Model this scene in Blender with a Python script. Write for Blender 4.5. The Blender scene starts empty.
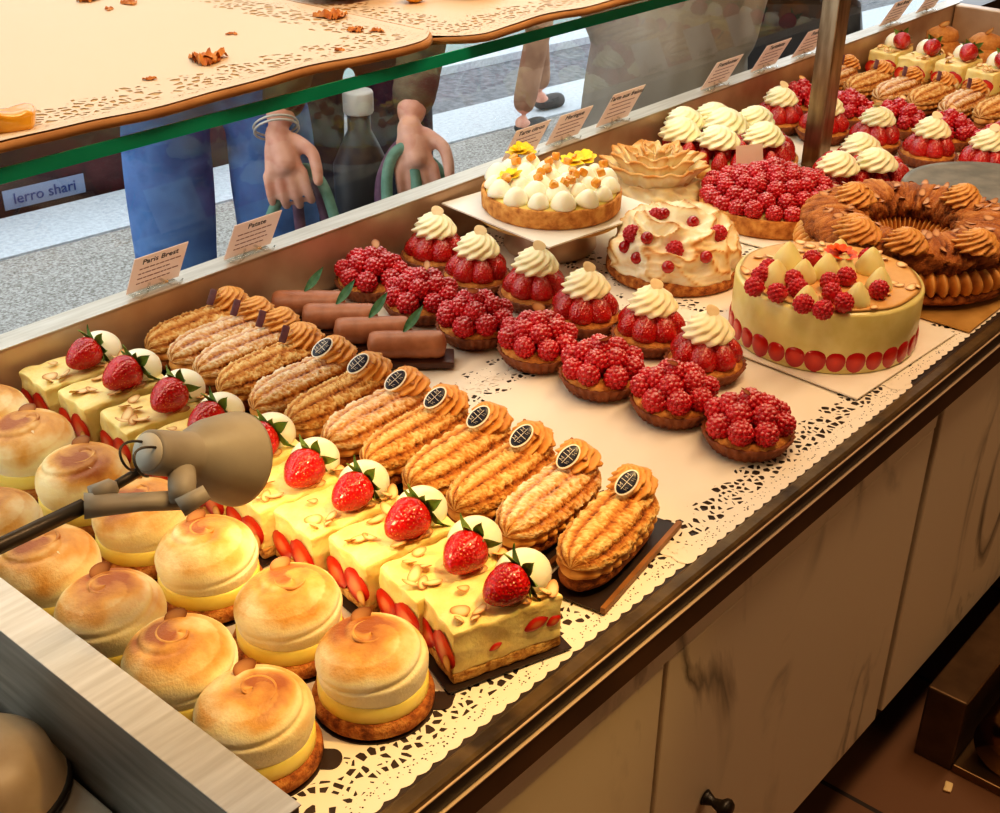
import bpy, bmesh, math, random
from mathutils import Vector, Matrix, noise
random.seed(7)
S = bpy.context.scene
COL = S.collection
PI = math.pi
V = Vector
# ------------------------------------------------------------------ camera (solved from the vanishing points)
CX, CY = 500.0, 406.5
vx, vy = (1750 - CX, -284 - CY), (-1190 - CX, -322 - CY)
FL = math.sqrt(-(vx[0] * vy[0] + vx[1] * vy[1]))
dX = V((vx[0], vx[1], FL)).normalized(); dY = V((vy[0], vy[1], FL)).normalized(); dZ = dX.cross(dY)
RM = Matrix((dX, dY, dZ))
H = 0.66
_r = RM @ V((301 - CX, 806 - CY, FL))
CAM = V((0, 0, H)) - V((_r.x, _r.y, 0)) * (-H / _r.z)
def ray(x, y): return RM @ V((x - CX, y - CY, FL))
def at(x, y, z=0.0):
    r = ray(x, y); return CAM + r * ((z - CAM.z) / r.z)
def at_d(x, y, d): return CAM + ray(x, y).normalized() * d
def at_Y(x, y, Y):
    r = ray(x, y); return CAM + r * ((Y - CAM.y) / r.y)
def at_X(x, y, X):
    r = ray(x, y); return CAM + r * ((X - CAM.x) / r.x)
RIGHT = RM @ V((1, 0, 0)); DOWN = RM @ V((0, 1, 0)); FWD = RM @ V((0, 0, 1))
cd = bpy.data.cameras.new('camera'); cam = bpy.data.objects.new('camera', cd); COL.objects.link(cam)
m3 = Matrix((RIGHT, -DOWN, -FWD)).transposed()
cam.matrix_world = Matrix.Translation(CAM) @ m3.to_4x4()
cd.sensor_width = 36; cd.lens = FL / 1000 * 36; cd.clip_start = 0.02
S.camera = cam

# ------------------------------------------------------------------ materials
def node_mat(name):
    m = bpy.data.materials.new(name); m.use_nodes = True
    nt = m.node_tree; return m, nt, nt.nodes['Principled BSDF'], nt.nodes['Material Output']
def lin(c):
    def f(x):
        x /= 255.0
        return x / 12.92 if x <= .04045 else ((x + .055) / 1.055) ** 2.4
    return (f(c[0]), f(c[1]), f(c[2]), 1)
MATS = {}
def mat(name, cols, rough=.5, metal=0, scale=60, bump=0, bscale=None, mode='noise', mixn=.35, sss=0, coat=0, sugar=0,
        detail=4, spec=.5, stretch=None, emit=None):
    """cols: list of sRGB triples, spread over a ramp driven by noise or by the mesh's own 'tone' values."""
    m, nt, b, out = node_mat(name); N = nt.nodes; L = nt.links
    tc = N.new('ShaderNodeTexCoord'); src = tc.outputs['Object']
    if stretch:
        mp = N.new('ShaderNodeMapping'); mp.inputs['Scale'].default_value = stretch
        L.new(src, mp.inputs['Vector']); src = mp.outputs['Vector']
    ns = N.new('ShaderNodeTexNoise'); ns.inputs['Scale'].default_value = scale; ns.inputs['Detail'].default_value = detail
    L.new(src, ns.inputs['Vector'])
    fac = ns.outputs['Fac']
    if len(cols) == 1:
        col = None; b.inputs['Base Color'].default_value = lin(cols[0])
    else:
        rp = N.new('ShaderNodeValToRGB'); el = rp.color_ramp.elements
        lo, hi = (.33, .67) if mode == 'noise' else (0, 1)
        while len(el) < len(cols): el.new(.5)
        for i, c in enumerate(cols):
            el[i].position = lo + (hi - lo) * i / (len(cols) - 1)
        for i, c in enumerate(cols): el[i].color = lin(c)
        if mode == 'tone':
            a = N.new('ShaderNodeAttribute'); a.attribute_name = 'tone'
            mm = N.new('ShaderNodeMath'); mm.operation = 'MULTIPLY_ADD'
            L.new(ns.outputs['Fac'], mm.inputs[0]); mm.inputs[1].default_value = mixn; mm.inputs[2].default_value = -mixn / 2
            ad = N.new('ShaderNodeMath'); ad.operation = 'ADD'
            L.new(a.outputs['Fac'], ad.inputs[0]); L.new(mm.outputs[0], ad.inputs[1]); fac = ad.outputs[0]
        L.new(fac, rp.inputs['Fac']); col = rp.outputs['Color']
    if sugar:
        ge = N.new('ShaderNodeNewGeometry'); sx = N.new('ShaderNodeSeparateXYZ'); L.new(ge.outputs['Normal'], sx.inputs[0])
        n2 = N.new('ShaderNodeTexNoise'); n2.inputs['Scale'].default_value = 260; n2.inputs['Detail'].default_value = 3
        L.new(tc.outputs['Object'], n2.inputs['Vector'])
        mu = N.new('ShaderNodeMath'); mu.operation = 'MULTIPLY'; L.new(sx.outputs['Z'], mu.inputs[0]); L.new(n2.outputs['Fac'], mu.inputs[1])
        mr = N.new('ShaderNodeMapRange'); mr.inputs['From Min'].default_value = .34; mr.inputs['From Max'].default_value = .62
        mr.inputs['To Max'].default_value = sugar; L.new(mu.outputs[0], mr.inputs['Value'])
        mx = N.new('ShaderNodeMix'); mx.data_type = 'RGBA'; L.new(mr.outputs['Result'], mx.inputs['Factor'])
        if col: L.new(col, mx.inputs['A'])
        else: mx.inputs['A'].default_value = lin(cols[0])
        mx.inputs['B'].default_value = lin((240, 226, 226)); col = mx.outputs['Result']
    if col: L.new(col, b.inputs['Base Color'])
    b.inputs['Roughness'].default_value = rough; b.inputs['Metallic'].default_value = metal
    b.inputs['Specular IOR Level'].default_value = spec
    if sss:
        b.inputs['Subsurface Weight'].default_value = sss; b.inputs['Subsurface Scale'].default_value = .006
        b.inputs['Subsurface Radius'].default_value = (1, .5, .25)
    if coat: b.inputs['Coat Weight'].default_value = coat; b.inputs['Coat Roughness'].default_value = .12
    if emit: b.inputs['Emission Color'].default_value = lin(emit[0]); b.inputs['Emission Strength'].default_value = emit[1]
    if bump:
        nb = N.new('ShaderNodeTexNoise'); nb.inputs['Scale'].default_value = bscale or scale * 2; nb.inputs['Detail'].default_value = 5
        L.new(src, nb.inputs['Vector'])
        bp = N.new('ShaderNodeBump'); bp.inputs['Strength'].default_value = bump; bp.inputs['Distance'].default_value = .003
        L.new(nb.outputs['Fac'], bp.inputs['Height']); L.new(bp.outputs['Normal'], b.inputs['Normal'])
    MATS[name] = m; return m

m_biscuit = mat('biscuit', [(120, 62, 22), (176, 104, 44), (208, 146, 74)], .85, scale=120, bump=.8, bscale=500)
m_lemon = mat('lemon cream', [(246, 220, 110), (250, 230, 135)], .4, scale=40, sss=.2, bump=.1)
m_toast = mat('torched meringue', [(250, 240, 212), (247, 228, 176), (224, 166, 84), (168, 94, 34)], .45, mode='tone', mixn=.55, scale=70, bump=.22, bscale=420, sss=.05, detail=6)
m_almond = mat('almond', [(176, 108, 52), (222, 172, 104), (240, 214, 160)], .5, mode='tone', mixn=.3, scale=90)
m_almond_b = mat('toasted almond', [(140, 84, 44), (184, 124, 76), (210, 156, 106)], .5, mode='tone', mixn=.3, scale=90)
m_cardblk = mat('dark cake card', [(38, 24, 18), (52, 34, 24)], .45, scale=30)
m_cardbrn = mat('brown cake card', [(122, 78, 34), (156, 104, 50)], .5, scale=30)
m_cream = mat('pale cream', [(242, 216, 136), (250, 232, 164)], .5, scale=45, bump=.45, bscale=180, sss=.2)
m_sponge = mat('sponge', [(170, 110, 50), (214, 164, 92), (226, 190, 120)], .9, scale=160, bump=.9, bscale=420)
m_white = mat('white cream', [(250, 240, 210), (252, 246, 226)], .35, scale=30, sss=.25)
m_chant = mat('chantilly', [(246, 234, 188), (252, 244, 212)], .45, scale=40, sss=.25, bump=.08)
m_rasp = mat('raspberry', [(176, 8, 26), (216, 28, 44)], .32, scale=80, sss=.15, sugar=.42, coat=.25)
m_raspd = mat('fresh raspberry', [(168, 10, 26), (205, 30, 44)], .35, scale=80, sss=.15, coat=.15)
m_red = mat('red berry', [(150, 0, 12), (185, 12, 20)], .18, scale=60, coat=.6)
m_leaf = mat('green leaf', [(66, 104, 30), (136, 158, 68)], .5, scale=120, bump=.2)
m_sage = mat('sage leaf', [(52, 100, 66), (86, 134, 92)], .5, scale=120)
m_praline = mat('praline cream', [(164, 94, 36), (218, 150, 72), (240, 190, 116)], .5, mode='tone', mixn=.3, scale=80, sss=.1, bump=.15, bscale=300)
m_choux = mat('choux crust', [(96, 44, 12), (182, 106, 38), (220, 156, 78), (244, 210, 146)], .7, mode='tone', mixn=.5, scale=150, bump=.9, bscale=420)
m_chouxp = mat('sugared choux crust', [(100, 48, 16), (186, 110, 44), (224, 166, 94), (248, 228, 190)], .75, mode='tone', mixn=.5, scale=150, bump=.9, bscale=420, sugar=.35)
m_chouxd = mat('dark choux crust', [(96, 46, 16), (166, 94, 36), (200, 128, 60), (226, 172, 106)], .7, mode='tone', mixn=.5, scale=150, bump=.9, bscale=420)
m_choc = mat('cocoa marzipan', [(158, 98, 64), (184, 120, 84)], .45, scale=60, bump=.1, coat=.1)
m_chocd = mat('dark chocolate slab', [(66, 34, 22), (88, 50, 34)], .4, scale=60)
m_chip = mat('purple chip', [(86, 48, 62), (116, 74, 80)], .4, scale=90)
m_navy = mat('navy tag', [(28, 34, 58)], .3)
m_tagw = mat('tag white', [(236, 230, 220)], .4)
m_crust = mat('tart crust', [(176, 104, 44), (212, 144, 70), (228, 170, 94)], .8, scale=90, bump=.6, bscale=380)
m_paper = mat('brown paper case', [(112, 56, 28), (150, 86, 46)], .6, scale=70)
m_yel = mat('yellow petal', [(240, 190, 0), (252, 222, 20)], .5, scale=80)
m_orange = mat('candied orange', [(222, 140, 40), (240, 178, 80)], .25, scale=90, sss=.2, coat=.3)
m_flower = mat('orange flower', [(226, 64, 10), (246, 110, 20)], .5, scale=120)
m_pist = mat('pistachio mousse', [(222, 206, 130), (232, 218, 150)], .35, scale=50, coat=.25, sss=.2)
m_kiss = mat('pistachio cream kiss', [(232, 218, 150), (240, 228, 168)], .4, scale=50, sss=.2)
m_pav = mat('pavlova meringue', [(248, 236, 208), (240, 212, 160), (206, 142, 70), (150, 86, 30)], .55, mode='tone', mixn=.35, scale=60, bump=.2, sss=.15)
m_cut = mat('cut strawberry', [(244, 160, 100), (220, 56, 28), (178, 12, 18)], .3, mode='tone', mixn=.25, scale=60, coat=.4)
m_board = mat('white board', [(236, 228, 214), (244, 238, 226)], .5, scale=20)
m_gold = mat('gold board', [(196, 150, 80), (220, 176, 104)], .35, scale=25, metal=.3)
m_steel = mat('brushed steel', [(196, 186, 172), (214, 206, 194)], .42, metal=.55, scale=14, stretch=(1, 12, 12), bump=.05)
m_steelw = mat('warm worn steel', [(172, 138, 110), (206, 180, 152)], .4, metal=.55, scale=9, bump=.05)
m_post = mat('post steel', [(120, 98, 76), (168, 146, 120)], .28, metal=.9, scale=12, stretch=(6, 6, 1))
m_lampg = mat('grey lamp enamel', [(146, 138, 126), (160, 152, 140)], .5, scale=25, bump=.05)
m_lampd = mat('dark lamp metal', [(64, 58, 50), (84, 76, 66)], .4, scale=30, metal=.5)
m_bronze = mat('worn bronze edging', [(64, 50, 34), (112, 90, 58), (86, 68, 44)], .42, metal=.5, scale=16, bump=.15, bscale=140)
m_dark = mat('dark frame', [(26, 20, 14), (38, 30, 20)], .4, scale=20)
m_brown = mat('brown frame', [(74, 50, 30), (92, 64, 40)], .5, scale=14)
m_line = mat('bright metal lip', [(214, 188, 160)], .4, metal=.3)
m_tray = mat('dark tray', [(46, 32, 24), (64, 46, 34)], .5, scale=20)
m_pave = mat('asphalt pavement', [(116, 108, 100), (158, 151, 144), (186, 180, 174)], .9, scale=120, bump=.5, bscale=90, detail=3)
m_kerb = mat('kerb granite', [(184, 187, 192), (208, 211, 216)], .8, scale=60, bump=.2)
m_road = mat('road', [(98, 98, 102), (134, 134, 138)], .9, scale=30, bump=.3)
m_jeans = mat('blue jeans', [(44, 82, 136), (84, 124, 178), (62, 100, 156)], .8, scale=9, bump=.3, bscale=600)
m_skin = mat('skin', [(206, 142, 118), (226, 168, 144)], .5, scale=30, sss=.15, bump=.12, bscale=200)
m_navycl = mat('navy cloth', [(28, 34, 50), (44, 52, 72)], .8, scale=12, bump=.2)
m_olive = mat('olive brown cloth', [(60, 52, 40), (110, 100, 74), (84, 60, 46)], .85, scale=14, bump=.2)
m_taupe = mat('taupe cloth', [(164, 150, 136), (194, 180, 164)], .85, scale=6, bump=.15, bscale=80)
m_tan = mat('tan cloth', [(134, 96, 72), (164, 124, 96)], .8, scale=14)
m_hair = mat('hair', [(60, 44, 32), (86, 66, 48)], .6, scale=60)
m_shoe = mat('shoe', [(40, 36, 34), (54, 50, 46)], .5, scale=30)
m_hgreen = mat('green strap', [(92, 128, 108), (118, 152, 132)], .7, scale=60)
m_hpurp = mat('purple strap', [(98, 62, 86), (124, 86, 108)], .7, scale=60)
m_plastic = mat('white plastic', [(232, 228, 220)], .4)
m_greyp = mat('dark grey plastic', [(52, 54, 60), (66, 68, 74)], .45, scale=20)
m_maroon = mat('maroon board', [(44, 22, 24), (64, 34, 34)], .6, scale=12)
m_bluegrey = mat('blue grey card', [(132, 144, 170)], .6)
m_ink = mat('ink', [(40, 30, 28)], .6)
m_inkl = mat('faded ink', [(150, 104, 92)], .6)
m_inkb = mat('blue ink', [(40, 60, 120)], .6)
m_card = mat('price card', [(246, 222, 208), (250, 230, 218)], .45, scale=16)
m_cardb = mat('shelf cardboard', [(236, 204, 160), (246, 222, 186)], .55, scale=8, bump=.08, bscale=40)
m_kraft = mat('kraft edge', [(170, 118, 66), (196, 146, 92)], .7, scale=30)
m_flake = mat('pastry flake', [(170, 88, 26), (224, 150, 60)], .6, scale=120)
m_glaze = mat('glazed pastry', [(110, 24, 8), (190, 90, 20)], .2, scale=40, coat=.6)
m_croiss = mat('baked pastry', [(176, 92, 26), (228, 158, 70)], .5, scale=60, bump=.3)
m_apric = mat('apricot glaze', [(226, 140, 20), (244, 186, 60)], .2, scale=40, coat=.6)
m_enamel = mat('grey white worktop', [(150, 144, 136), (186, 180, 172)], .4, scale=12)
m_ceil = mat('ceiling paint', [(190, 170, 140)], .9)
m_wall = mat('wall paint', [(150, 120, 88), (160, 130, 98)], .9, scale=5)
m_wood = mat('brown panel', [(110, 76, 48), (140, 100, 66)], .6, scale=8, stretch=(1, 8, 1))
m_facade = mat('street facade', [(176, 170, 160), (196, 190, 180)], .9, scale=3)

def strawberry_mat(name, sugar):
    m = mat(name, [(170, 8, 14), (206, 24, 24)], .22, scale=60, coat=.5, sss=.1, sugar=sugar)
    nt = m.node_tree; N = nt.nodes; L = nt.links; b = N['Principled BSDF']
    tc = N.new('ShaderNodeTexCoord'); vo = N.new('ShaderNodeTexVoronoi'); vo.inputs['Scale'].default_value = 380
    L.new(tc.outputs['Object'], vo.inputs['Vector'])
    mr = N.new('ShaderNodeMapRange'); mr.inputs['From Min'].default_value = .10; mr.inputs['From Max'].default_value = .24
    mr.inputs['To Min'].default_value = .7; mr.inputs['To Max'].default_value = 0; L.new(vo.outputs['Distance'], mr.inputs['Value'])
    mx = N.new('ShaderNodeMix'); mx.data_type = 'RGBA'; L.new(mr.outputs['Result'], mx.inputs['Factor'])
    old = b.inputs['Base Color'].links[0].from_socket; L.new(old, mx.inputs['A']); mx.inputs['B'].default_value = lin((224, 150, 60))
    L.new(mx.outputs['Result'], b.inputs['Base Color'])
    bp = N.new('ShaderNodeBump'); bp.inputs['Strength'].default_value = .6; bp.inputs['Distance'].default_value = .002
    L.new(vo.outputs['Distance'], bp.inputs['Height']); L.new(bp.outputs['Normal'], b.inputs['Normal'])
    return m
m_straw = strawberry_mat('strawberry', 0)
m_straws = strawberry_mat('glazed strawberry', .3)

def marble_mat():
    m, nt, b, out = node_mat('veined marble'); N = nt.nodes; L = nt.links
    tc = N.new('ShaderNodeTexCoord'); mp = N.new('ShaderNodeMapping'); mp.inputs['Rotation'].default_value = (0, .5, 0); mp.inputs['Scale'].default_value = (1.6, 1, .8)
    L.new(tc.outputs['Object'], mp.inputs['Vector'])
    n1 = N.new('ShaderNodeTexNoise'); n1.inputs['Scale'].default_value = 3.0; n1.inputs['Detail'].default_value = 9; n1.inputs['Distortion'].default_value = 1.4
    L.new(mp.outputs['Vector'], n1.inputs['Vector'])
    ab = N.new('ShaderNodeMath'); ab.operation = 'SUBTRACT'; L.new(n1.outputs['Fac'], ab.inputs[0]); ab.inputs[1].default_value = .52
    a2 = N.new('ShaderNodeMath'); a2.operation = 'ABSOLUTE'; L.new(ab.outputs[0], a2.inputs[0])
    r = N.new('ShaderNodeValToRGB'); e = r.color_ramp.elements; e[0].position = 0; e[0].color = lin((74, 66, 56)); e[1].position = .06; e[1].color = lin((240, 224, 196))
    x = e.new(.02); x.color = lin((166, 150, 124))
    L.new(a2.outputs[0], r.inputs['Fac'])
    n2 = N.new('ShaderNodeTexNoise'); n2.inputs['Scale'].default_value = 2.2; n2.inputs['Detail'].default_value = 4; L.new(mp.outputs['Vector'], n2.inputs['Vector'])
    r2 = N.new('ShaderNodeValToRGB'); r2.color_ramp.elements[0].position = .47; r2.color_ramp.elements[1].position = .64
    L.new(n2.outputs['Fac'], r2.inputs['Fac'])
    mx = N.new('ShaderNodeMix'); mx.data_type = 'RGBA'; L.new(r2.outputs['Color'], mx.inputs['Factor']); mx.inputs['A'].default_value = lin((240, 224, 196))
    L.new(r.outputs['Color'], mx.inputs['B']); L.new(mx.outputs['Result'], b.inputs['Base Color'])
    b.inputs['Roughness'].default_value = .5
    return m
m_marble = marble_mat()
def tile_mat():
    m, nt, b, out = node_mat('brown floor tile'); N = nt.nodes; L = nt.links
    tc = N.new('ShaderNodeTexCoord'); br = N.new('ShaderNodeTexBrick'); br.offset = 0
    br.inputs['Scale'].default_value = 1; br.inputs['Brick Width'].default_value = .3; br.inputs['Row Height'].default_value = .3; br.inputs['Mortar Size'].default_value = .004
    br.inputs['Color1'].default_value = lin((120, 84, 56)); br.inputs['Color2'].default_value = lin((110, 76, 50)); br.inputs['Mortar'].default_value = lin((40, 28, 20))
    L.new(tc.outputs['Object'], br.inputs['Vector']); L.new(br.outputs['Color'], b.inputs['Base Color']); b.inputs['Roughness'].default_value = .5
    return m
m_tile = tile_mat()
def translucent(m, f):
    nt = m.node_tree; N = nt.nodes; L = nt.links; b = N['Principled BSDF']; out = N['Material Output']
    tr = N.new('ShaderNodeBsdfTranslucent'); tr.inputs['Color'].default_value = lin((246, 226, 210)); mx = N.new('ShaderNodeMixShader'); mx.inputs[0].default_value = f
    L.new(b.outputs[0], mx.inputs[1]); L.new(tr.outputs[0], mx.inputs[2]); L.new(mx.outputs[0], out.inputs['Surface'])
translucent(m_card, .55)
def thin_glass(name, tint, refl):
    m, nt, b, out = node_mat(name); N = nt.nodes; L = nt.links; N.remove(b)
    t = N.new('ShaderNodeBsdfTransparent'); t.inputs['Color'].default_value = lin(tint)
    g = N.new('ShaderNodeBsdfGlossy'); g.inputs['Roughness'].default_value = .02; g.inputs['Color'].default_value = (1, 1, 1, 1)
    fr = N.new('ShaderNodeFresnel'); fr.inputs['IOR'].default_value = refl
    mx = N.new('ShaderNodeMixShader'); ge = N.new('ShaderNodeNewGeometry'); sb = N.new('ShaderNodeMath'); sb.operation = 'SUBTRACT'; sb.inputs[0].default_value = 1; L.new(ge.outputs['Backfacing'], sb.inputs[1])
    mu = N.new('ShaderNodeMath'); mu.operation = 'MULTIPLY'; L.new(fr.outputs[0], mu.inputs[0]); L.new(sb.outputs[0], mu.inputs[1])
    L.new(mu.outputs[0], mx.inputs[0]); L.new(t.outputs[0], mx.inputs[1]); L.new(g.outputs[0], mx.inputs[2])
    L.new(mx.outputs[0], out.inputs['Surface']); return m
m_glass = thin_glass('window glass', (236, 240, 240), 1.5)
m_shelfg = thin_glass('shelf glass', (236, 246, 241), 1.45)
m_clear = thin_glass('clear plastic', (244, 242, 238), 1.5)
m_gedge = mat('green glass edge', [(14, 160, 128), (30, 186, 152)], .25, scale=6, coat=.5)
def lace_mat(hx, hy, band, name):
    m, nt, b, out = node_mat(name); N = nt.nodes; L = nt.links
    tc = N.new('ShaderNodeTexCoord'); sx = N.new('ShaderNodeSeparateXYZ'); L.new(tc.outputs['Object'], sx.inputs[0])
    def mth(op, a, bb=None, c=None):
        n = N.new('ShaderNodeMath'); n.operation = op
        for i, q in enumerate((a, bb, c)):
            if q is None: continue
            if isinstance(q, (int, float)): n.inputs[i].default_value = q
            else: L.new(q, n.inputs[i])
        return n.outputs[0]
    ex = mth('SUBTRACT', hx, mth('ABSOLUTE', sx.outputs['X'])); ey = mth('SUBTRACT', hy, mth('ABSOLUTE', sx.outputs['Y']))
    e = mth('MINIMUM', ex, ey)
    vo = N.new('ShaderNodeTexVoronoi'); vo.feature = 'DISTANCE_TO_EDGE'; vo.inputs['Scale'].default_value = 125; L.new(tc.outputs['Object'], vo.inputs['Vector'])
    v2 = N.new('ShaderNodeTexVoronoi'); v2.inputs['Scale'].default_value = 330; L.new(tc.outputs['Object'], v2.inputs['Vector'])
    big = mth('GREATER_THAN', vo.outputs['Distance'], .17)
    wv = mth('MULTIPLY_ADD', mth('SINE', mth('MULTIPLY', mth('ADD', sx.outputs['X'], sx.outputs['Y']), 150)), .006, band * .78)
    inb = mth('MULTIPLY', mth('GREATER_THAN', e, band * .3), mth('LESS_THAN', e, wv))
    dots = mth('MULTIPLY', mth('LESS_THAN', v2.outputs['Distance'], .26), mth('MULTIPLY', mth('GREATER_THAN', e, band * .12), mth('LESS_THAN', e, band * .26)))
    hole = mth('MAXIMUM', mth('MULTIPLY', big, inb), dots)
    tr = N.new('ShaderNodeBsdfTransparent'); mx = N.new('ShaderNodeMixShader'); L.new(hole, mx.inputs[0]); L.new(b.outputs[0], mx.inputs[1]); L.new(tr.outputs[0], mx.inputs[2])
    L.new(mx.outputs[0], out.inputs['Surface']); b.inputs['Base Color'].default_value = lin((238, 228, 212)); b.inputs['Roughness'].default_value = .7
    return m

# ------------------------------------------------------------------ geometry helpers
_ico = {}
def ico(sub):
    if sub not in _ico:
        bm = bmesh.new(); bmesh.ops.create_icosphere(bm, subdivisions=sub, radius=1)
        bm.verts.ensure_lookup_table(); _ico[sub] = ([v.co.copy() for v in bm.verts], [[v.index for v in f.verts] for f in bm.faces]); bm.free()
    return _ico[sub]
class G:
    def __init__(s): s.v = []; s.f = []; s.t = []
    def add(s, vs, fs, ts=None):
        o = len(s.v); s.v += [tuple(v) for v in vs]; s.f += [[i + o for i in f] for f in fs]
        s.t += ts if ts is not None else [.5] * len(vs); return s
    def surf(s, fn, nu, nv, cu=True, capa=False, capb=False):
        vs = []; ts = []
        for j in range(nv + 1):
            for i in range(nu if cu else nu + 1):
                p = fn(i / nu, j / nv); vs.append(p[:3]); ts.append(p[3] if len(p) > 3 else .5)
        w = nu if cu else nu + 1; fs = []
        for j in range(nv):
            for i in range(nu):
                a = j * w + i; b_ = j * w + (i + 1) % w
                fs.append([a, b_, b_ + w, a + w])
        if capa: fs.append(list(range(w))[::-1])
        if capb: fs.append([nv * w + i for i in range(w)])
        return s.add(vs, fs, ts)
    def lathe(s, prof, n=32, tone=None, wob=None):
        k = len(prof) - 1
        def fn(u, v):
            j = round(v * k); r, z = prof[j][:2]; a = 2 * PI * u
            if wob: r *= wob(a, z)
            return (r * math.cos(a), r * math.sin(a), z, prof[j][2] if len(prof[j]) > 2 else .5)
        return s.surf(fn, n, k, True, prof[0][0] > 1e-6, prof[-1][0] > 1e-6)
    def box(s, x0, x1, y0, y1, z0, z1, M=None):
        vs = [V((x, y, z)) for z in (z0, z1) for y in (y0, y1) for x in (x0, x1)]
        if M: vs = [M @ v for v in vs]
        return s.add(vs, [[0, 2, 3, 1], [4, 5, 7, 6], [0, 1, 5, 4], [2, 6, 7, 3], [0, 4, 6, 2], [1, 3, 7, 5]])
    def ball(s, c, r, sub=2, M=None, fn=None):
        vs, fs = ico(sub); r = V((r, r, r)) if isinstance(r, (int, float)) else V(r); out = []
        for v in vs:
            p = V((v.x * r.x, v.y * r.y, v.z * r.z))
            if fn: p = fn(p, v)
            if M: p = M @ p
            out.append(V(c) + p)
        return s.add(out, fs)
    def tube(s, path, r, n=10, flat=1.0):
        path = [V(p) for p in path]; k = len(path); rs = r if isinstance(r, (list, tuple)) else [r] * k
        vs = []; up = V((0, 0, 1)); prev = None
        for i, p in enumerate(path):
            t = (path[min(i + 1, k - 1)] - path[max(i - 1, 0)]).normalized()
            if prev is None:
                a = t.cross(up); a = a.normalized() if a.length > 1e-3 else t.cross(V((1, 0, 0))).normalized()
            else: a = (prev - t * prev.dot(t)).normalized()
            prev = a; b_ = t.cross(a)
            for j in range(n):
                q = 2 * PI * j / n; vs.append(p + a * math.cos(q) * rs[i] + b_ * math.sin(q) * rs[i] * flat)
        fs = [[i * n + j, i * n + (j + 1) % n, (i + 1) * n + (j + 1) % n, (i + 1) * n + j] for i in range(k - 1) for j in range(n)]
        fs += [list(range(n))[::-1], [(k - 1) * n + j for j in range(n)]]
        return s.add(vs, fs)
    def prism(s, pts, z0, z1):
        n = len(pts); vs = [(x, y, z0) for x, y in pts] + [(x, y, z1) for x, y in pts]
        return s.add(vs, [list(range(n))[::-1], list(range(n, 2 * n))] + [[i, (i + 1) % n, n + (i + 1) % n, n + i] for i in range(n)])
    def rbox(s, sx, sy, sz, n=8, amp=0, rnd=.003, seed=0, fq=60):
        """box with rounded, slightly uneven faces; base at z=0"""
        hx, hy, hz = sx / 2, sy / 2, sz / 2
        for ax in range(3):
            for sg in (-1, 1):
                vs = []; ts = []
                for j in range(n + 1):
                    for i in range(n + 1):
                        a, b_ = 2 * i / n - 1, 2 * j / n - 1
                        c = [0, 0, 0]; c[ax] = sg; c[(ax + 1) % 3] = a; c[(ax + 2) % 3] = b_
                        p = V((c[0] * hx, c[1] * hy, c[2] * hz))
                        inn = V((max(-hx + rnd, min(hx - rnd, p.x)), max(-hy + rnd, min(hy - rnd, p.y)), max(-hz + rnd, min(hz - rnd, p.z))))
                        d = p - inn
                        if d.length > 1e-9: p = inn + d.normalized() * rnd
                        if amp:
                            q = p * fq + V((seed * 7.1, seed * 3.3, 0)); p += noise.noise_vector(q) * amp
                        vs.append(p + V((0, 0, hz))); ts.append(.5 + .5 * c[2])
                fs = []
                for j in range(n):
                    for i in range(n):
                        k = j * (n + 1) + i; q = [k, k + 1, k + n + 2, k + n + 1]; fs.append(q if sg > 0 else q[::-1])
                s.add(vs, fs, ts)
        return s
    def xf(s, M): s.v = [tuple(M @ V(v)) for v in s.v]; return s
    def mesh(s, name, mt, smooth=True):
        me = bpy.data.meshes.new(name); me.from_pydata(s.v, [], s.f); me.materials.append(mt)
        a = me.attributes.new('tone', 'FLOAT', 'POINT'); a.data.foreach_set('value', s.t)
        me.polygons.foreach_set('use_smooth', [smooth] * len(me.polygons)); me.update()
        return me
def put(name, me, parent=None, loc=(0, 0, 0), rot=None, scale=None, label=None):
    o = bpy.data.objects.new(name, me); COL.objects.link(o); o.location = loc
    if parent: o.parent = parent
    if rot is not None:
        if hasattr(rot, 'w'): o.rotation_mode = 'QUATERNION'; o.rotation_quaternion = rot
        else: o.rotation_euler = rot
    if scale is not None: o.scale = (scale,) * 3 if isinstance(scale, (int, float)) else scale
    if label: o['label'] = label
    return o
def obj(name, g, mt, parent=None, smooth=True, bevel=0, **k):
    o = put(name, g.mesh(name, mt, smooth), parent, **k)
    if bevel:
        b = o.modifiers.new('bevel', 'BEVEL'); b.width = bevel; b.segments = 2; b.limit_method = 'ANGLE'
    return o
def thing(name, label, cat, loc=(0, 0, 0), rz=0, group=None):
    o = bpy.data.objects.new(name, None); COL.objects.link(o); o.location = loc; o.rotation_euler = (0, 0, rz); o.empty_display_size = .02
    return tag(o, label, cat, group)
def tag(o, label, cat, group=None):
    o['label'] = label; o['category'] = cat
    if group: o['group'] = group
    return o
def struct(o): o['kind'] = 'structure'; return o
def stuff(o): o['kind'] = 'stuff'; return o
def dup(o, parent=None):
    c = o.copy(); COL.objects.link(c); c.parent = parent
    for ch in list(KIDS(o)): dup(ch, c)
    return c
def KIDS(o): return [x for x in COL.objects if x.parent == o]
_kidcache = {}
def dup_thing(root, loc, rz, label, group=None, scale=1):
    key = root.name
    if key not in _kidcache:
        t = {}
        for x in COL.objects:
            if x.parent: t.setdefault(x.parent.name, []).append(x)
        _kidcache[key] = [(c, t.get(c.name, [])) for c in t.get(root.name, [])]
    r = root.copy(); COL.objects.link(r); r.location = loc; r.rotation_euler = (0, 0, rz); r.scale = (scale,) * 3
    r['label'] = label
    if group: r['group'] = group
    for ch, subs in _kidcache[key]:
        c = ch.copy(); COL.objects.link(c); c.parent = r
        for g in subs:
            d = g.copy(); COL.objects.link(d); d.parent = c
    return r
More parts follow.
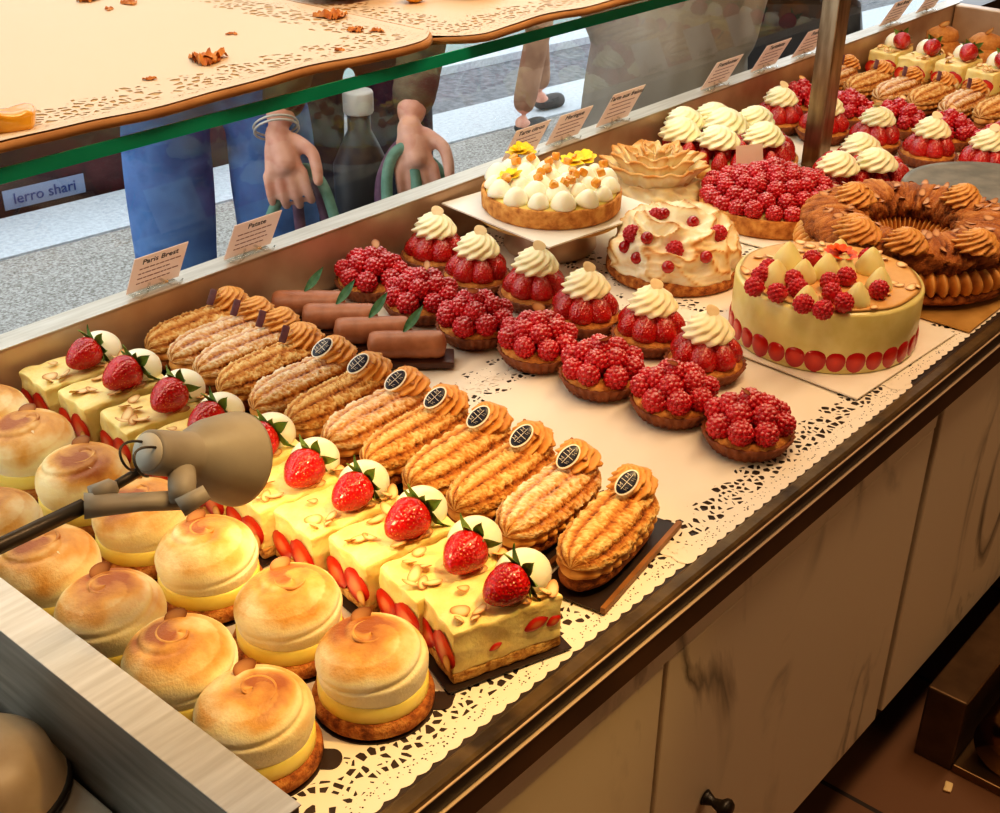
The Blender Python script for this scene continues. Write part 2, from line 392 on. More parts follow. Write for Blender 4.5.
def aim(d, roll=0): return V(d).to_track_quat('Z', 'Y') @ Matrix.Rotation(roll, 3, 'Z').to_quaternion()
def rnd(a, b): return random.uniform(a, b)
def text_mesh(body, size, mt, ext=.0002, align='CENTER'):
    cu = bpy.data.curves.new('t', 'FONT'); cu.body = body; cu.size = size; cu.extrude = ext; cu.align_x = align; cu.resolution_u = 3
    ob = bpy.data.objects.new('t', cu); COL.objects.link(ob); dg = bpy.context.evaluated_depsgraph_get()
    me = bpy.data.meshes.new_from_object(ob.evaluated_get(dg)); bpy.data.objects.remove(ob); me.materials.clear(); me.materials.append(mt); return me
ORD = ['first', 'second', 'third', 'fourth', 'fifth', 'sixth', 'seventh', 'eighth', 'ninth', 'tenth', 'eleventh', 'twelfth']

# ------------------------------------------------------------------ shared small meshes
def g_raspberry(sub=1, n=52):
    g = G(); g.ball((0, 0, .0003), (.0112, .0112, .0126), 2); ga = PI * (3 - math.sqrt(5))
    for i in range(n):
        t = (i + .5) / n; z = 1 - 1.75 * t; r = math.sqrt(max(0, 1 - z * z)); a = i * ga
        k = 1 if z > 0 else 1 + .06 * z
        g.ball((.0098 * r * math.cos(a) * k, .0098 * r * math.sin(a) * k, .0112 * z), .0031, sub)
    return g
ME_RASP = g_raspberry().mesh('raspberry', m_rasp)
ME_RASPF = g_raspberry().mesh('raspberry_fresh', m_raspd)
ME_RASPFAR = g_raspberry(1, 34).mesh('raspberry_far', m_rasp)
SP = [(0, 0), (.45, .0), (.8, .06), (.97, .2), (1, .36), (.9, .56), (.7, .75), (.44, .9), (.2, .98), (0, 1)]
def g_straw(R, L, seed=1, rough=.06):
    g = G(); k = 26
    def fn(u, v):
        x = v * (len(SP) - 1); i = min(int(x), len(SP) - 2); f = x - i
        r = SP[i][0] * (1 - f) + SP[i + 1][0] * f; z = SP[i][1] * (1 - f) + SP[i + 1][1] * f; a = 2 * PI * u
        w = 1 + rough * noise.noise(V((math.cos(a) * 1.5, math.sin(a) * 1.5, z * 2 + seed * 5)))
        return (r * R * w * math.cos(a), r * R * w * math.sin(a), z * L)
    return g.surf(fn, 20, 22)
ME_STRAW = [g_straw(.0165, .036, i).mesh('strawberry', m_straw) for i in range(3)]
ME_STRAWG = [g_straw(.0155, .038, i + 5).mesh('glazed_strawberry', m_straws) for i in range(3)]
def g_calyx(R=.015, n=9, seed=0):
    g = G(); rr = random.Random(seed)
    for i in range(n):
        a = 2 * PI * i / n + rr.uniform(-.2, .2); L = R * rr.uniform(.7, 1.1); W = .0034; lift = rr.uniform(-.5, .6)
        ca, sa = math.cos(a), math.sin(a)
        def fn(u, v):
            w = W * math.sin(PI * min(1, .12 + v * .88)) * (u - .5) * 2; x = v * L; z = -.001 - lift * L * v * v * .9 - abs(u - .5) * .002 * -1
            return (ca * x - sa * w, sa * x + ca * w, z)
        g.surf(fn, 4, 6, cu=False)
    g.tube([(0, 0, .001), (.001, 0, -.006)], .0012, 6)
    return g
ME_CALYX = [g_calyx(seed=i).mesh('calyx', m_leaf) for i in range(3)]
def g_flake(a=.008, b_=.005, curl=.0012, th=.0006):
    g = G()
    for sg in (1, -1):
        def fn(u, v):
            q = 2 * PI * u; x = a * v * math.cos(q) * (1 + .12 * math.cos(q)); y = b_ * v * math.sin(q)
            return (x, y, curl * (x / a) ** 2 + sg * th * (1 - v ** 4), 1 - v ** 3)
        g.surf(fn, 16, 4)
    return g
ME_FLAKE = g_flake().mesh('almond_flake', m_almond)
ME_FLAKEB = g_flake(.009, .006, .002, .0008).mesh('toasted_flake', m_almond_b)
ME_FLAKEW = g_flake(.0075, .0065, .0008).mesh('pale_flake', mat('pale almond', [(232, 204, 156), (242, 222, 180)], .5))
def g_rosette(r, h, lobes=8, twist=1.6, tone0=.55, amp=.15, seed=0, wob=.06):
    g = G()
    def fn(u, v):
        a = 2 * PI * u
        p = (1 - v) ** .45 * (.80 + .20 * min(1, v * 4)) * (1 + .04 * math.sin(v * PI * 4))
        lo = math.cos(lobes * (a - twist * v * (1 + .6 * v)))
        rr = r * p * (1 + amp * lo * (1 - .5 * v)) * (1 + wob * noise.noise(V((math.cos(a) * 2.4, math.sin(a) * 2.4, v * 5 + seed))))
        off = .12 * r * v * v
        return (rr * math.cos(a) + off, rr * math.sin(a), h * v ** .9, tone0 + .4 * lo * .6 + .1 * v)
    return g.surf(fn, lobes * 8, 18, capa=True)
ME_CHANT = [g_rosette(.0320, .0285, 9, 1.5 + .3 * i, amp=.11).mesh('chantilly_rosette', m_chant) for i in range(2)]

# ------------------------------------------------------------------ 1. lemon meringue tarts
def toast_dome(R, h, seed, z0):
    """swirled dome with a turned spiral groove and a curl on top"""
    g = G(); rr = random.Random(seed); ph = rr.uniform(0, 6.28); ox, oy = rr.uniform(-.25, .25) * R, rr.uniform(-.25, .25) * R
    def fn(u, v):
        a = 2 * PI * u; t = v
        if t < .25: r = R * (.95 + .05 * math.sin(t / .25 * PI / 2)); z = z0 + h * .34 * t / .25
        else:
            q = (t - .25) / .75 * PI / 2; r = R * math.cos(q) ** .82; z = z0 + h * .34 + h * .66 * math.sin(q)
        sp = (t * 1.55 - u - ph / 6.28) % 1.0
        gr = math.exp(-((sp - .5) / .055) ** 2) * (1 if t > .2 else t / .2)
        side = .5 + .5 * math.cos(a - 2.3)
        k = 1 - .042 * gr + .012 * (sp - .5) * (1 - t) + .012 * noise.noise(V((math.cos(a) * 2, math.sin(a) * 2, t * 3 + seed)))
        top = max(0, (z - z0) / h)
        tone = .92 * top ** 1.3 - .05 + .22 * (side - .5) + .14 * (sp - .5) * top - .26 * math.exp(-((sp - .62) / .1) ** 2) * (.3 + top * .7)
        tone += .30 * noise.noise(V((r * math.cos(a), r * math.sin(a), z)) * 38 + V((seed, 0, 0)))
        sh = top * top
        return (r * k * math.cos(a) + ox * sh * .35, r * k * math.sin(a) + oy * sh * .35, z - .0016 * gr * top, tone)
    g.surf(fn, 56, 44)
    # curl
    pts = []; 
    for i in range(22):
        q = i / 21; an = ph + q * 5.2; rad = R * (.40 - .26 * q)
        pts.append((ox * .5 + rad * math.cos(an), oy * .5 + rad * math.sin(an), z0 + h * (.945 + .03 * q)))
    n0 = len(g.v); g.tube(pts, [.0005 + .0011 * math.sin(PI * min(1, i / 21 + .06)) for i in range(22)], 8)
    for i in range(n0, len(g.v)): g.t[i] = .72 + .2 * noise.noise(V(g.v[i]) * 90)
    return g
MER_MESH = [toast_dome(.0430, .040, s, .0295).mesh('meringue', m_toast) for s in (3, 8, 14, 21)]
def make_meringue():
    t = thing('lemon_meringue_tart', 'x', 'tart')
    g = G(); g.lathe([(.0, .0022), (.044, .0022), (.0468, .005), (.0472, .011), (.0455, .0155), (.04, .0165), (0, .0165)], 48, wob=lambda a, z: 1 + .012 * noise.noise(V((math.cos(a) * 6, math.sin(a) * 6, z * 200))))
    obj('biscuit_base', g, m_biscuit, t)
    g = G(); g.lathe([(0, .015), (.0415, .015), (.0425, .017), (.0425, .0285), (.041, .030), (0, .0305)], 48); obj('lemon_cream_band', g, m_lemon, t)
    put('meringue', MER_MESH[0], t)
    put('almond_flake', ME_FLAKEB, t, (-.010, .020, .0675), (.9, -.3, .6))
    put('almond_flake', ME_FLAKEW, t, (.017, -.012, .0645), (.3, .35, 1.2), .5)
    g = G(); g.lathe([(0, .0008), (.0475, .0008), (.0475, .0020), (0, .0020)], 40)
    p = []
    for i in range(13):
        a = -PI / 2 + PI * i / 12; p.append((.053 + .008 * math.cos(a), .010 * math.sin(a)))
    g.prism([(.04, -.010)] + p + [(.04, .010)], .0009, .0019); obj('cake_card', g, m_cardblk, t, smooth=False)
    return t
MERP = make_meringue()
r2 = [(371, 704), (291, 648), (213, 595), (150, 553), (98, 512), (38, 480), (0, 450)]
r1 = [(268, 752), (185, 705), (115, 655), (50, 610), (8, 562)]
MERP.scale = (.975,) * 3
first = True
for row, pts in (('row beside the strawberry slices', r2), ('row against the steel side rail', r1)):
    for i, p in enumerate(pts):
        c = at(*p); c.x = .105 if pts is r2 else .010
        lab = f'{ORD[i]} lemon meringue tart from the counter front, in the {row}'
        if first: o = MERP; o.location = c; o.rotation_euler = (0, 0, -.85); o['label'] = lab; o['group'] = 'lemon meringue tarts with torched tops'; first = False
        else:
            o = dup_thing(MERP, c, -.85 + rnd(-.25, .25), lab, scale=.975)
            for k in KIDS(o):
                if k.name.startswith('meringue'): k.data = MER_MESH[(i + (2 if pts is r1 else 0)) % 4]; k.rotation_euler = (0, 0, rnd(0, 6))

# ------------------------------------------------------------------ 2. strawberry cream slices
def make_slice(seed, n_straw=2):
    rr = random.Random(seed)
    t = thing('strawberry_cream_slice', 'x', 'cake slice', group='strawberry cream slices with almonds')
    L, W = .096, .058
    g = G(); g.box(-L / 2 - .007, L / 2 + .007, -W / 2 - .005, W / 2 + .003, .0005, .0018); obj('cake_card', g, m_cardblk, t, smooth=False)
    g = G(); g.rbox(L, W, .011, 14, .0014, .002, seed, 160); obj('sponge_base', g, m_sponge, t, loc=(0, 0, .0018))
    g = G(); g.rbox(L, W - .001, .041, 22, .0022, .003, seed + 3, 75); obj('cream_block', g, m_cream, t, loc=(0, 0, .0115))
    def cut(p, d, w, h, roll=0):
        q = G()
        def fn(u, v):
            a = 2 * PI * u; s_ = 1 - .35 * max(0, math.sin(a))
            return (w * v * math.cos(a) * s_, h * v * math.sin(a), .0014 * (1 - v ** 4), .12 + .88 * v ** 1.6)
        q.surf(fn, 18, 6); return obj('strawberry_piece', q, m_cut, t, loc=p, rot=aim(d, roll))
    # left end face (-X), front face (-Y)
    cut((-L / 2 - .0005, -.014, .026), (-1, 0, 0), .016, .0185, rr.uniform(-1.9, -1.2))
    cut((-L / 2 - .0005, .016, .022), (-1, 0, 0), .014, .0155, rr.uniform(-2.2, -1.0))
    cut((.024, -W / 2 - .0002, .034), (0, -1, .05), .011, .006, .2)
    cut((.040, -W / 2 - .0002, .031), (0, -1, .05), .007, .005, .3)
    cut((-.012, -W / 2 - .0002, .026), (0, -1, .05), .006, .003, .3)
    # dollop, strawberry and almonds on top
    def dol(u, v):
        a = 2 * PI * u; q = v * PI / 2; r = .021 * math.cos(q) ** .75 * (1.0 + .05 * math.sin(v * 6))
        return (r * 1.1 * math.cos(a), r * math.sin(a), .0255 * math.sin(q) ** .9)
    g = G(); g.surf(dol, 28, 14, capa=True); obj('cream_dollop', g, m_white, t, loc=(.031, .004, .0518))
    s_ = put('strawberry', rr.choice(ME_STRAW), t, (.020, -.012, .0705), aim((-1, rr.uniform(-.35, .0), -.16), rr.uniform(0, 6)), rr.uniform(1.0, 1.14))
    put('calyx', rr.choice(ME_CALYX), s_, (0, 0, -.0005), (0, 0, rr.uniform(0, 6)), 1.5)
    for i in range(16):
        x = rr.uniform(-L / 2 + .004, .012) if i < 12 else rr.uniform(-.01, L / 2 - .006); y = rr.uniform(-W / 2 + .005, W / 2 - .005) if i < 12 else -W / 2 + .006
        if -.018 < x < .022 and -.02 < y < .016: continue
        put('almond_flake', ME_FLAKE, t, (x, y, .0535 + rr.uniform(.0005, .004)), (rr.uniform(-.5, .5), rr.uniform(-.5, .5), rr.uniform(0, 6)), rr.uniform(.8, 1.2))
    put('almond_flake', ME_FLAKE, t, (-L / 2 - .003, -W / 2 + .006, .02), (.3, 1.5, .4), 1.1)
    return t
SLP = [make_slice(11), make_slice(23), make_slice(37)]
sl = [(508, 578), (465, 540), (410, 505), (350, 480), (303, 460), (262, 432), (203, 412), (160, 382), (117, 363), (85, 350)]
for i, p in enumerate(sl):
    c = at(p[0], p[1], .068); c.z = .0022; c.x = .212 + (c.x - .225) * .5; c.y += .004
    c.y = [.012, .066, .129, .194, .255, .318, .385, .452, .520, .586][i]
    lab = f'{ORD[i]} strawberry cream slice from the counter front, strawberry and white dollop on top'
    rz = [-.34, -.2, -.16, -.12, -.12, -.08, -.1, -.1, -.08, -.08][i]
    if i < 3: o = SLP[i]; o.location = c; o.rotation_euler = (0, 0, rz); o['label'] = lab
    else: dup_thing(SLP[i % 3], c, rz, lab)

# ------------------------------------------------------------------ 3. Paris-Brest eclairs
def make_eclair(kind, seed, tagged=True):
    rr = random.Random(seed)
    t = thing('praline_choux_finger', 'x', 'pastry')
    L, W = .138, .056
    mt = {'sugar': m_chouxp, 'crumb': m_choux, 'plain': m_choux}[kind]
    def wid(v): return max(0, 1 - abs(2 * v - 1) ** 3.2) ** .5
    g = G(); g.box(-L / 2 - .003, L / 2 + .010, -W / 2 - .003, W / 2, .0004, .0016); 
    o = obj('cake_card', g, m_cardblk, t, smooth=False)
    g = G(); g.box(-L / 2 - .003, L / 2 + .010, -W / 2 - .0075, -W / 2 - .003, .0004, .006); obj('folded_edge', g, m_cardbrn, o, smooth=False)
    def bot(u, v):
        a = 2 * PI * u; w = wid(v); y = W / 2 * .93 * w * math.cos(a); z = .013 + .0115 * (w ** .5) * math.sin(a)
        n_ = noise.noise(V((v * 9, math.cos(a) * 2, seed))); return ((v - .5) * L, y * (1 + .05 * n_), max(.0016, z), .25 + .3 * n_)
    g = G(); g.surf(bot, 28, 24); obj('choux_bottom', g, m_chouxd, t)
    def mid(u, v):
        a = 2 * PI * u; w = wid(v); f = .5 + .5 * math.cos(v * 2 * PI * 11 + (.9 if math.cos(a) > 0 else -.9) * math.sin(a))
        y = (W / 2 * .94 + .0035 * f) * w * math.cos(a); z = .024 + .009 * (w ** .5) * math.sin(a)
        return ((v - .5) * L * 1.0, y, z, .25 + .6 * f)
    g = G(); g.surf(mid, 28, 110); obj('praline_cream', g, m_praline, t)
    nr = 6
    def top(u, v):
        a = 2 * PI * u; w = wid(v); ca, sa = math.cos(a), math.sin(a)
        rid = abs(math.cos(4.5 * (a - PI / 2) + .5 * noise.noise(V((v * 5, 0, seed))))) ** .7 if sa > 0 else .5
        nz = noise.noise(V((v * 16, ca * 6, sa * 6 + seed))); n2 = noise.noise(V((v * 60, ca * 24, sa * 24 + seed)))
        k = 1 + (.2 if kind != 'crumb' else .10) * (rid - .5) * (.75 + .6 * nz) + .06 * nz + (.075 if kind != 'crumb' else .15) * n2
        y = W / 2 * w * ca * k * .98; z = .0305 + (.0215 if sa > 0 else .004) * (w ** .55) * sa * k
        tone = .02 + .74 * rid + .25 * nz + .5 * n2 + .12 * max(0, sa)
        return ((v - .5) * L, y, z, tone)
    g = G(); g.surf(top, 72, 110); obj('choux_top', g, mt, t)
    g = g_rosette(.0235, .026, 8, 2.0, .5, .18, seed, .22)
    obj('praline_rosette', g, m_praline, t, loc=(.045, 0, .044), rot=(0, .25, rr.uniform(0, 3)))
    for i in range(5):
        q = rr.uniform(0, 6); put('hazelnut_piece', ME_FLAKEB, t, (.046 + .012 * math.cos(q), .012 * math.sin(q), .058 + rr.uniform(0, .006)), (rr.uniform(-.8, .8), rr.uniform(-.8, .8), q), .55)
    if tagged:
        nrm = V((-.62, -.28, .75)); q = aim(nrm)
        g = G(); g.surf(lambda u, v: (.0135 * v * math.cos(2 * PI * u), .0085 * v * math.sin(2 * PI * u), .0008 * (1 - v ** 8)), 28, 6)
        # long axis follows the choux finger, tipped up at the rosette
        zx = V((.72, -.25, .5)); zx = (zx - nrm.normalized() * zx.dot(nrm.normalized())).normalized(); zy = nrm.normalized().cross(zx)
        qq = Matrix((zx, zy, nrm.normalized())).transposed().to_quaternion()
        tg = obj('oval_tag', g, m_tagw, t, loc=(.024, -.003, .0665), rot=qq)
        g = G(); g.surf(lambda u, v: (.0126 * v * math.cos(2 * PI * u), .0076 * v * math.sin(2 * PI * u), .0011 * (1 - v ** 8) + .0002), 28, 6); obj('navy_face', g, m_navy, tg)
        g = G(); g.box(-.0085, .0085, -.00022, .00022, .0012, .0016); g.box(-.00025, .0002, -.0058, .0058, .0012, .0016)
        for sx in (-.0052, .0052):
            for a in (-.0026, .0004): g.box(sx + a - .00018 + .001, sx + a + .00018 + .001, .001, .0048, .0012, .0016)
            g.tube([(sx - .0019, .0046, .0014), (sx - .0002, .002, .0014), (sx + .0015, .0046, .0014)], .0002, 4)
            g.tube([(sx - .0015, -.0014, .0014), (sx - .0008, -.0044, .0014), (sx + .0004, -.002, .0014), (sx + .0014, -.0044, .0014)], .0002, 4)
        obj('emblem', g, m_tagw, tg, smooth=False)
    else:
        g = G(); g.rbox(.019, .008, .0022, 6, .0004, .001); obj('chocolate_chip', g, m_chip, t, loc=(.022, .003, .064), rot=(.5, -.9, .3))
    return t
ecl_tag = [(213, 278), (232, 305), (262, 317), (297, 322), (318, 353), (357, 371), (395, 387), (456, 400), (484, 426), (528, 449), (577, 454), (636, 485)]
EPR = {}
for i in range(12):       # i=0 at the counter front
    y = [.014, .080, .136, .190, .246, .300, .354, .408, .460, .508, .552, .594][i]
    kind = ['plain', 'sugar', 'crumb', 'plain', 'crumb', 'sugar', 'crumb', 'sugar', 'crumb', 'sugar', 'sugar', 'crumb'][i]
    tagged = i < 8; key = (kind, tagged)
    lab = f'{ORD[i]} praline choux finger from the counter front, ' + ('oval navy tag on its rosette' if tagged else 'purple chip on top')
    loc = V((.367 + (0 if i < 9 else .008), y, .0024)); rz = [.16, .1, .05, .02, .02, .02, .0, .0, -.02, -.02, -.04, -.04][i]
    if key not in EPR:
        o = make_eclair(kind, 40 + i, tagged); EPR[key] = o; o.location = loc; o.rotation_euler = (0, 0, rz); o['label'] = lab; o['group'] = 'praline choux fingers in a row'
    else: dup_thing(EPR[key], loc, rz, lab)

# ------------------------------------------------------------------ 4. chocolate rolls with a leaf
def make_roll():
    t = thing('chocolate_marzipan_roll', 'x', 'pastry', group='chocolate rolls with a green leaf')
    L, R = .090, .0165
    g = G(); g.rbox(L + .016, .036, .009, 10, .0003, .002); obj('chocolate_base', g, m_chocd, t)
    def fn(u, v):
        a = 2 * PI * u; e = max(0, 1 - abs(2 * v - 1) ** 14) ** .5; n_ = 1 + .03 * noise.noise(V((v * 6, math.cos(a), math.sin(a))))
        return ((v - .5) * L, R * e * math.cos(a) * n_, .0225 + R * e * math.sin(a) * n_ * .95)
    g = G(); g.surf(fn, 32, 30); obj('marzipan_roll', g, m_choc, t)
    def lf(u, v):
        w = .0052 * math.sin(PI * min(1, v * .94 + .05)) * (u - .5) * 2
        return (v * .030, w, .012 * v + .010 * v * v + .002 * abs(u - .5))
    g = G(); g.surf(lf, 6, 10, cu=False); obj('leaf', g, m_sage, t, loc=(-.004, 0, .0375), rot=(.5, -.3, .9))
    return t
ROLL = make_roll()
for i, (a, b_) in enumerate([((360, 352), (440, 352)), ((335, 337), (410, 332)), ((293, 320), (362, 317)), ((265, 303), (332, 303))]):
    c = (at(*a, .015) + at(*b_, .015)) / 2; c.z = .0032
    c.x = .517; c.y = [.407, .462, .517, .572][i]
    lab = f'{ORD[i]} chocolate marzipan roll from the counter front, thin green leaf stuck on top'
    if i == 0: ROLL.location = c; ROLL.rotation_euler = (0, 0, -.82); ROLL['label'] = lab
    else: dup_thing(ROLL, c, -.82 + rnd(-.06, .06), lab)

# ------------------------------------------------------------------ 5/6. tartlets
def fluted(r0, r1, h, z0, n=30, amp=.025):
    g = G(); k = 5
    def fn(u, v):
        a = 2 * PI * u; f = 1 + amp * math.cos(n * a)
        P = [(0, 0), (r0, 0), (r1, h), (r1 * .93, h), (r0 * .92, h * .35), (0, h * .35)]
        r, z = P[round(v * k)]
        return (r * f * math.cos(a), r * f * math.sin(a), z0 + z)
    return g.surf(fn, n * 4, k)
def make_rasp_tartlet(far=False):
    t = thing('raspberry_tartlet', 'x', 'tart')
    obj('paper_case', fluted(.038, .0475, .0165, .0004), m_paper, t)
    g = G(); g.lathe([(0, .005), (.040, .005), (.0435, .017), (.038, .0205), (0, .022)], 32); obj('pastry_cream', g, m_crust, t)
    me = ME_RASPFAR if far else ME_RASP; rr = random.Random(5 if far else 4)
    ring = [(8, .0345, .0285, .0), (5, .0185, .0405, .3), (1, .0, .049, 0)]
    for n, r, z, ph in ring:
        for i in range(n):
            a = 2 * PI * i / n + ph + rr.uniform(-.12, .12); d = V((math.cos(a) * (r / .034) * rr.uniform(.5, .95), math.sin(a) * (r / .034) * rr.uniform(.5, .95), rr.uniform(.5, 1)))
            put('raspberry', me, t, (r * math.cos(a), r * math.sin(a), z + rr.uniform(-.002, .002)), aim(d, rr.uniform(0, 6)), rr.uniform(1.02, 1.18))
    put('almond_flake', ME_FLAKEB if not far else ME_FLAKE, t, (-.006, .006, .0625), (.9, .3, .7), .9)
    return t
RT = make_rasp_tartlet(); RT.scale = (.985,) * 3
for i, p in enumerate([(748, 450), (660, 420), (595, 390), (530, 365), (480, 340), (425, 315), (372, 283)]):
    c = at(*p); c.x = .628 + .004 * (i % 2); c.y = .025 + i * .0922; c.z = .0035; c.x -= .010
    if i == 6: c.x = .628
    lab = f'{ORD[i]} raspberry tartlet from the counter front, in the row between white paper and strawberry tartlets'
    if i == 0: RT.location = c; RT.rotation_euler = (0, 0, .3); RT['label'] = lab; RT['group'] = 'sugared raspberry tartlets in front row'
    else: dup_thing(RT, c, rnd(0, 6), lab, scale=.985)
def make_straw_tartlet():
    t = thing('strawberry_tartlet', 'x', 'tart')
    obj('paper_case', fluted(.038, .0475, .0165, .0004), m_paper, t)
    g = G(); g.lathe([(0, .005), (.040, .005), (.0435, .017), (.038, .0205), (0, .022)], 32); obj('pastry_cream', g, m_crust, t)
    rr = random.Random(9)
    for i in range(7):
        a = 2 * PI * i / 7; d = V((-math.cos(a) * .62, -math.sin(a) * .62, 1))
        put('strawberry', ME_STRAWG[i % 3], t, (.0335 * math.cos(a), .0335 * math.sin(a), .0165), aim(d, rr.uniform(0, 6)), rr.uniform(.95, 1.12))
    put('strawberry', ME_STRAWG[1], t, (0, 0, .014), aim((.1, 0, 1)), 1.0)
    put('chantilly_rosette', ME_CHANT[0], t, (0, 0, .0475), (0, 0, 1))
    put('almond_flake', ME_FLAKEW, t, (.004, 0, .0790), (.75, .25, -.6), 1.15)
    return t
ST = make_straw_tartlet(); ST.scale = (.96,) * 3
for i in range(6):
    c = V((.735, .135 + .089 * i, .0035)); c.y = [.142, .229, .316, .403, .490, .577][i]; c.x = [.720, .738, .726, .738, .728, .742][i]
    lab = f'{ORD[i]} strawberry tartlet with a cream swirl from the counter front, behind the near raspberry tartlets'
    if i == 0: ST.location = c; ST['label'] = lab; ST['group'] = 'strawberry tartlets with cream swirl in near row'
    else: dup_thing(ST, c, rnd(-.4, .4), lab, scale=.96)

# ------------------------------------------------------------------ 7. citrus tart on a cake stand
def big_crust(R, h, mt=m_crust):
    g = G(); g.lathe([(0, 0), (R * .965, 0), (R, .004), (R * 1.01, h), (R * .985, h + .002), (R * .95, h), (R * .94, h * .8), (0, h * .8)], 72,
                     wob=lambda a, z: 1 + .008 * noise.noise(V((math.cos(a) * 5, math.sin(a) * 5, z * 90)))); return g
cs = at(545, 247, 0)
t = thing('cake_stand', 'grey metal cake stand with broad foot and gold rimmed plate under citrus tart', 'cake stand', (cs.x, cs.y, .003))
g = G(); g.lathe([(0, 0), (.060, 0), (.064, .006), (.062, .020), (.056, .034), (.05, .044), (0, .044)], 48); obj('foot', g, m_steelw, t)
ZB = .060
g = G(); g.lathe([(0, .044), (.098, .048), (.100, .0495), (.098, .051), (0, .051)], 56); obj('plate', g, m_gold, t)
g = G(); g.lathe([(0, .0515), (.104, .0535), (.106, .0545), (.104, .0555), (0, .0555)], 56); obj('gold_rim', g, m_gold, t)
cb = at(551, 206, ZB + .002)
g = G(); g.box(-.105, .105, -.105, .105, 0, .0022)
tag(obj('cake_board', g, m_board, smooth=False, loc=(cb.x, cb.y, ZB), rot=(0, 0, -.12)), 'white square card under the citrus tart on the cake stand', 'cake board')
cs.x, cs.y = cb.x, cb.y; t.location = (cb.x, cb.y, .003)
t = thing('citrus_tart', 'round citrus tart with white cream drops, yellow petals and orange cubes, on the stand', 'tart', (cb.x, cb.y, ZB + .0024))
R = .094
obj('crust', big_crust(R, .024), m_crust, t)
g = G(); g.lathe([(0, .019), (R * .94, .019), (R * .94, .026), (0, .027)], 48); obj('citrus_curd', g, m_lemon, t)
def g_kiss(r, h, e=.5):
    g = G(); g.surf(lambda u, v: (r * max(0, 1 - v) ** e * (1 - .12 * (1 - v) ** 8) * (1 + .1 * v) * math.cos(2 * PI * u), r * max(0, 1 - v) ** e * (1 - .12 * (1 - v) ** 8) * math.sin(2 * PI * u), h * v ** .85), 20, 12, capa=True); return g
ME_KISS = g_kiss(.0175, .021).mesh('cream_drop', m_white)
rr = random.Random(2)
for n, r in ((15, .078), (10, .049), (5, .022)):
    for i in range(n):
        a = 2 * PI * i / n + r * 30; put('cream_drop', ME_KISS, t, (r * math.cos(a), r * math.sin(a), .026), (rr.uniform(-.15, .15), rr.uniform(-.15, .15), 0), rr.uniform(.85, 1.15))
ga = G(); ga.rbox(.011, .011, .010, 5, .001, .0025); ME_CUBE = ga.mesh('orange_cube', m_orange)
for i in range(20):
    a = rr.uniform(0, 6.28); r = .080 * math.sqrt(rr.random()); put('orange_cube', ME_CUBE, t, (r * math.cos(a), r * math.sin(a), .043), (rr.uniform(-.6, .6), rr.uniform(-.6, .6), a))
def g_flower(r, n, tiers=1):
    g = G()
    for tr in range(tiers):
        for i in range(n):
            a = 2 * PI * i / n + tr * .3; ca, sa = math.cos(a), math.sin(a); rr_ = r * (1 - .28 * tr)
            g.surf(lambda u, v: (ca * v * rr_ - sa * (u - .5) * rr_ * .9 * math.sin(PI * min(1, v * .8 + .12)), sa * v * rr_ + ca * (u - .5) * rr_ * .9 * math.sin(PI * min(1, v * .8 + .12)), rr_ * (.15 + .3 * tr) * v + .001 * tr), 4, 5, cu=False)
    return g
ME_PETAL = g_flower(.018, 6, 2).mesh('yellow_flower', m_yel)
for px, py in ((524, 152), (510, 178), (584, 160), (572, 163), (518, 154)):
    p = at(px, py, ZB + .046) - V(t.location); put('yellow_flower', ME_PETAL, t, (p.x, p.y, .046), (rr.uniform(-.3, .3), rr.uniform(-.3, .3), rr.uniform(0, 6)))

# ------------------------------------------------------------------ 8/9. meringue cakes
def ruffle_dome(R, h, seed, z0=0, ridge=.16, petals=0, fq=2.2):
    g = G()
    def fn(u, v):
        a = 2 * PI * u; q = v * PI / 2; r = R * math.cos(q) ** .7; z = h * math.sin(q)
        p = V((math.cos(a) * fq * math.cos(q), math.sin(a) * fq * math.cos(q), math.sin(q) * fq + seed))
        w = noise.noise_vector(p * .8) * .7; n1 = 1 - abs(noise.noise(p * 1.3 + w)) * 2.6; n1 = max(-.6, n1)
        n2 = 1 - abs(noise.noise(p * 3 + w)) * 2.4
        dsp = ridge * (.75 * n1 + .25 * max(-1, n2))
        k = 1 + dsp * (.5 + .5 * v)
        tone = .0 + .72 * max(0, n1) ** 5 + .25 * max(0, n2) ** 5 + .1 * v
        if petals: k *= 1 + .06 * math.cos(petals * a + v * 7)
        return (r * k * math.cos(a), r * k * math.sin(a), max(0, z0 + z * (1 + dsp * 1.2)), tone)
    return g.surf(fn, 120, 60, capa=True)
c = at(674, 272)
t = thing('berry_meringue_cake', 'round torched meringue cake dotted with red berries, centre of the tray', 'cake', (c.x, c.y, .0035))
g = G(); g.lathe([(0, 0), (.088, 0), (.091, .004), (.0905, .012), (.086, .015), (0, .015)], 56); obj('biscuit_base', g, m_biscuit, t)
obj('meringue', ruffle_dome(.083, .060, 4.2, .0, .2), m_pav, t, loc=(0, 0, .0135))
from mathutils.bvhtree import BVHTree
_dm = [o for o in COL.objects if o.parent == t and o.name.startswith('meringue')][0]
_bv = BVHTree.FromPolygons([v.co + _dm.location + V(t.location) for v in _dm.data.vertices], [tuple(p.vertices) for p in _dm.data.polygons])
def on_dome(px, py, z):
    h = _bv.ray_cast(CAM, ray(px, py).normalized()); p = h[0] if h[0] else at(px, py, z)
    return p - V(t.location)
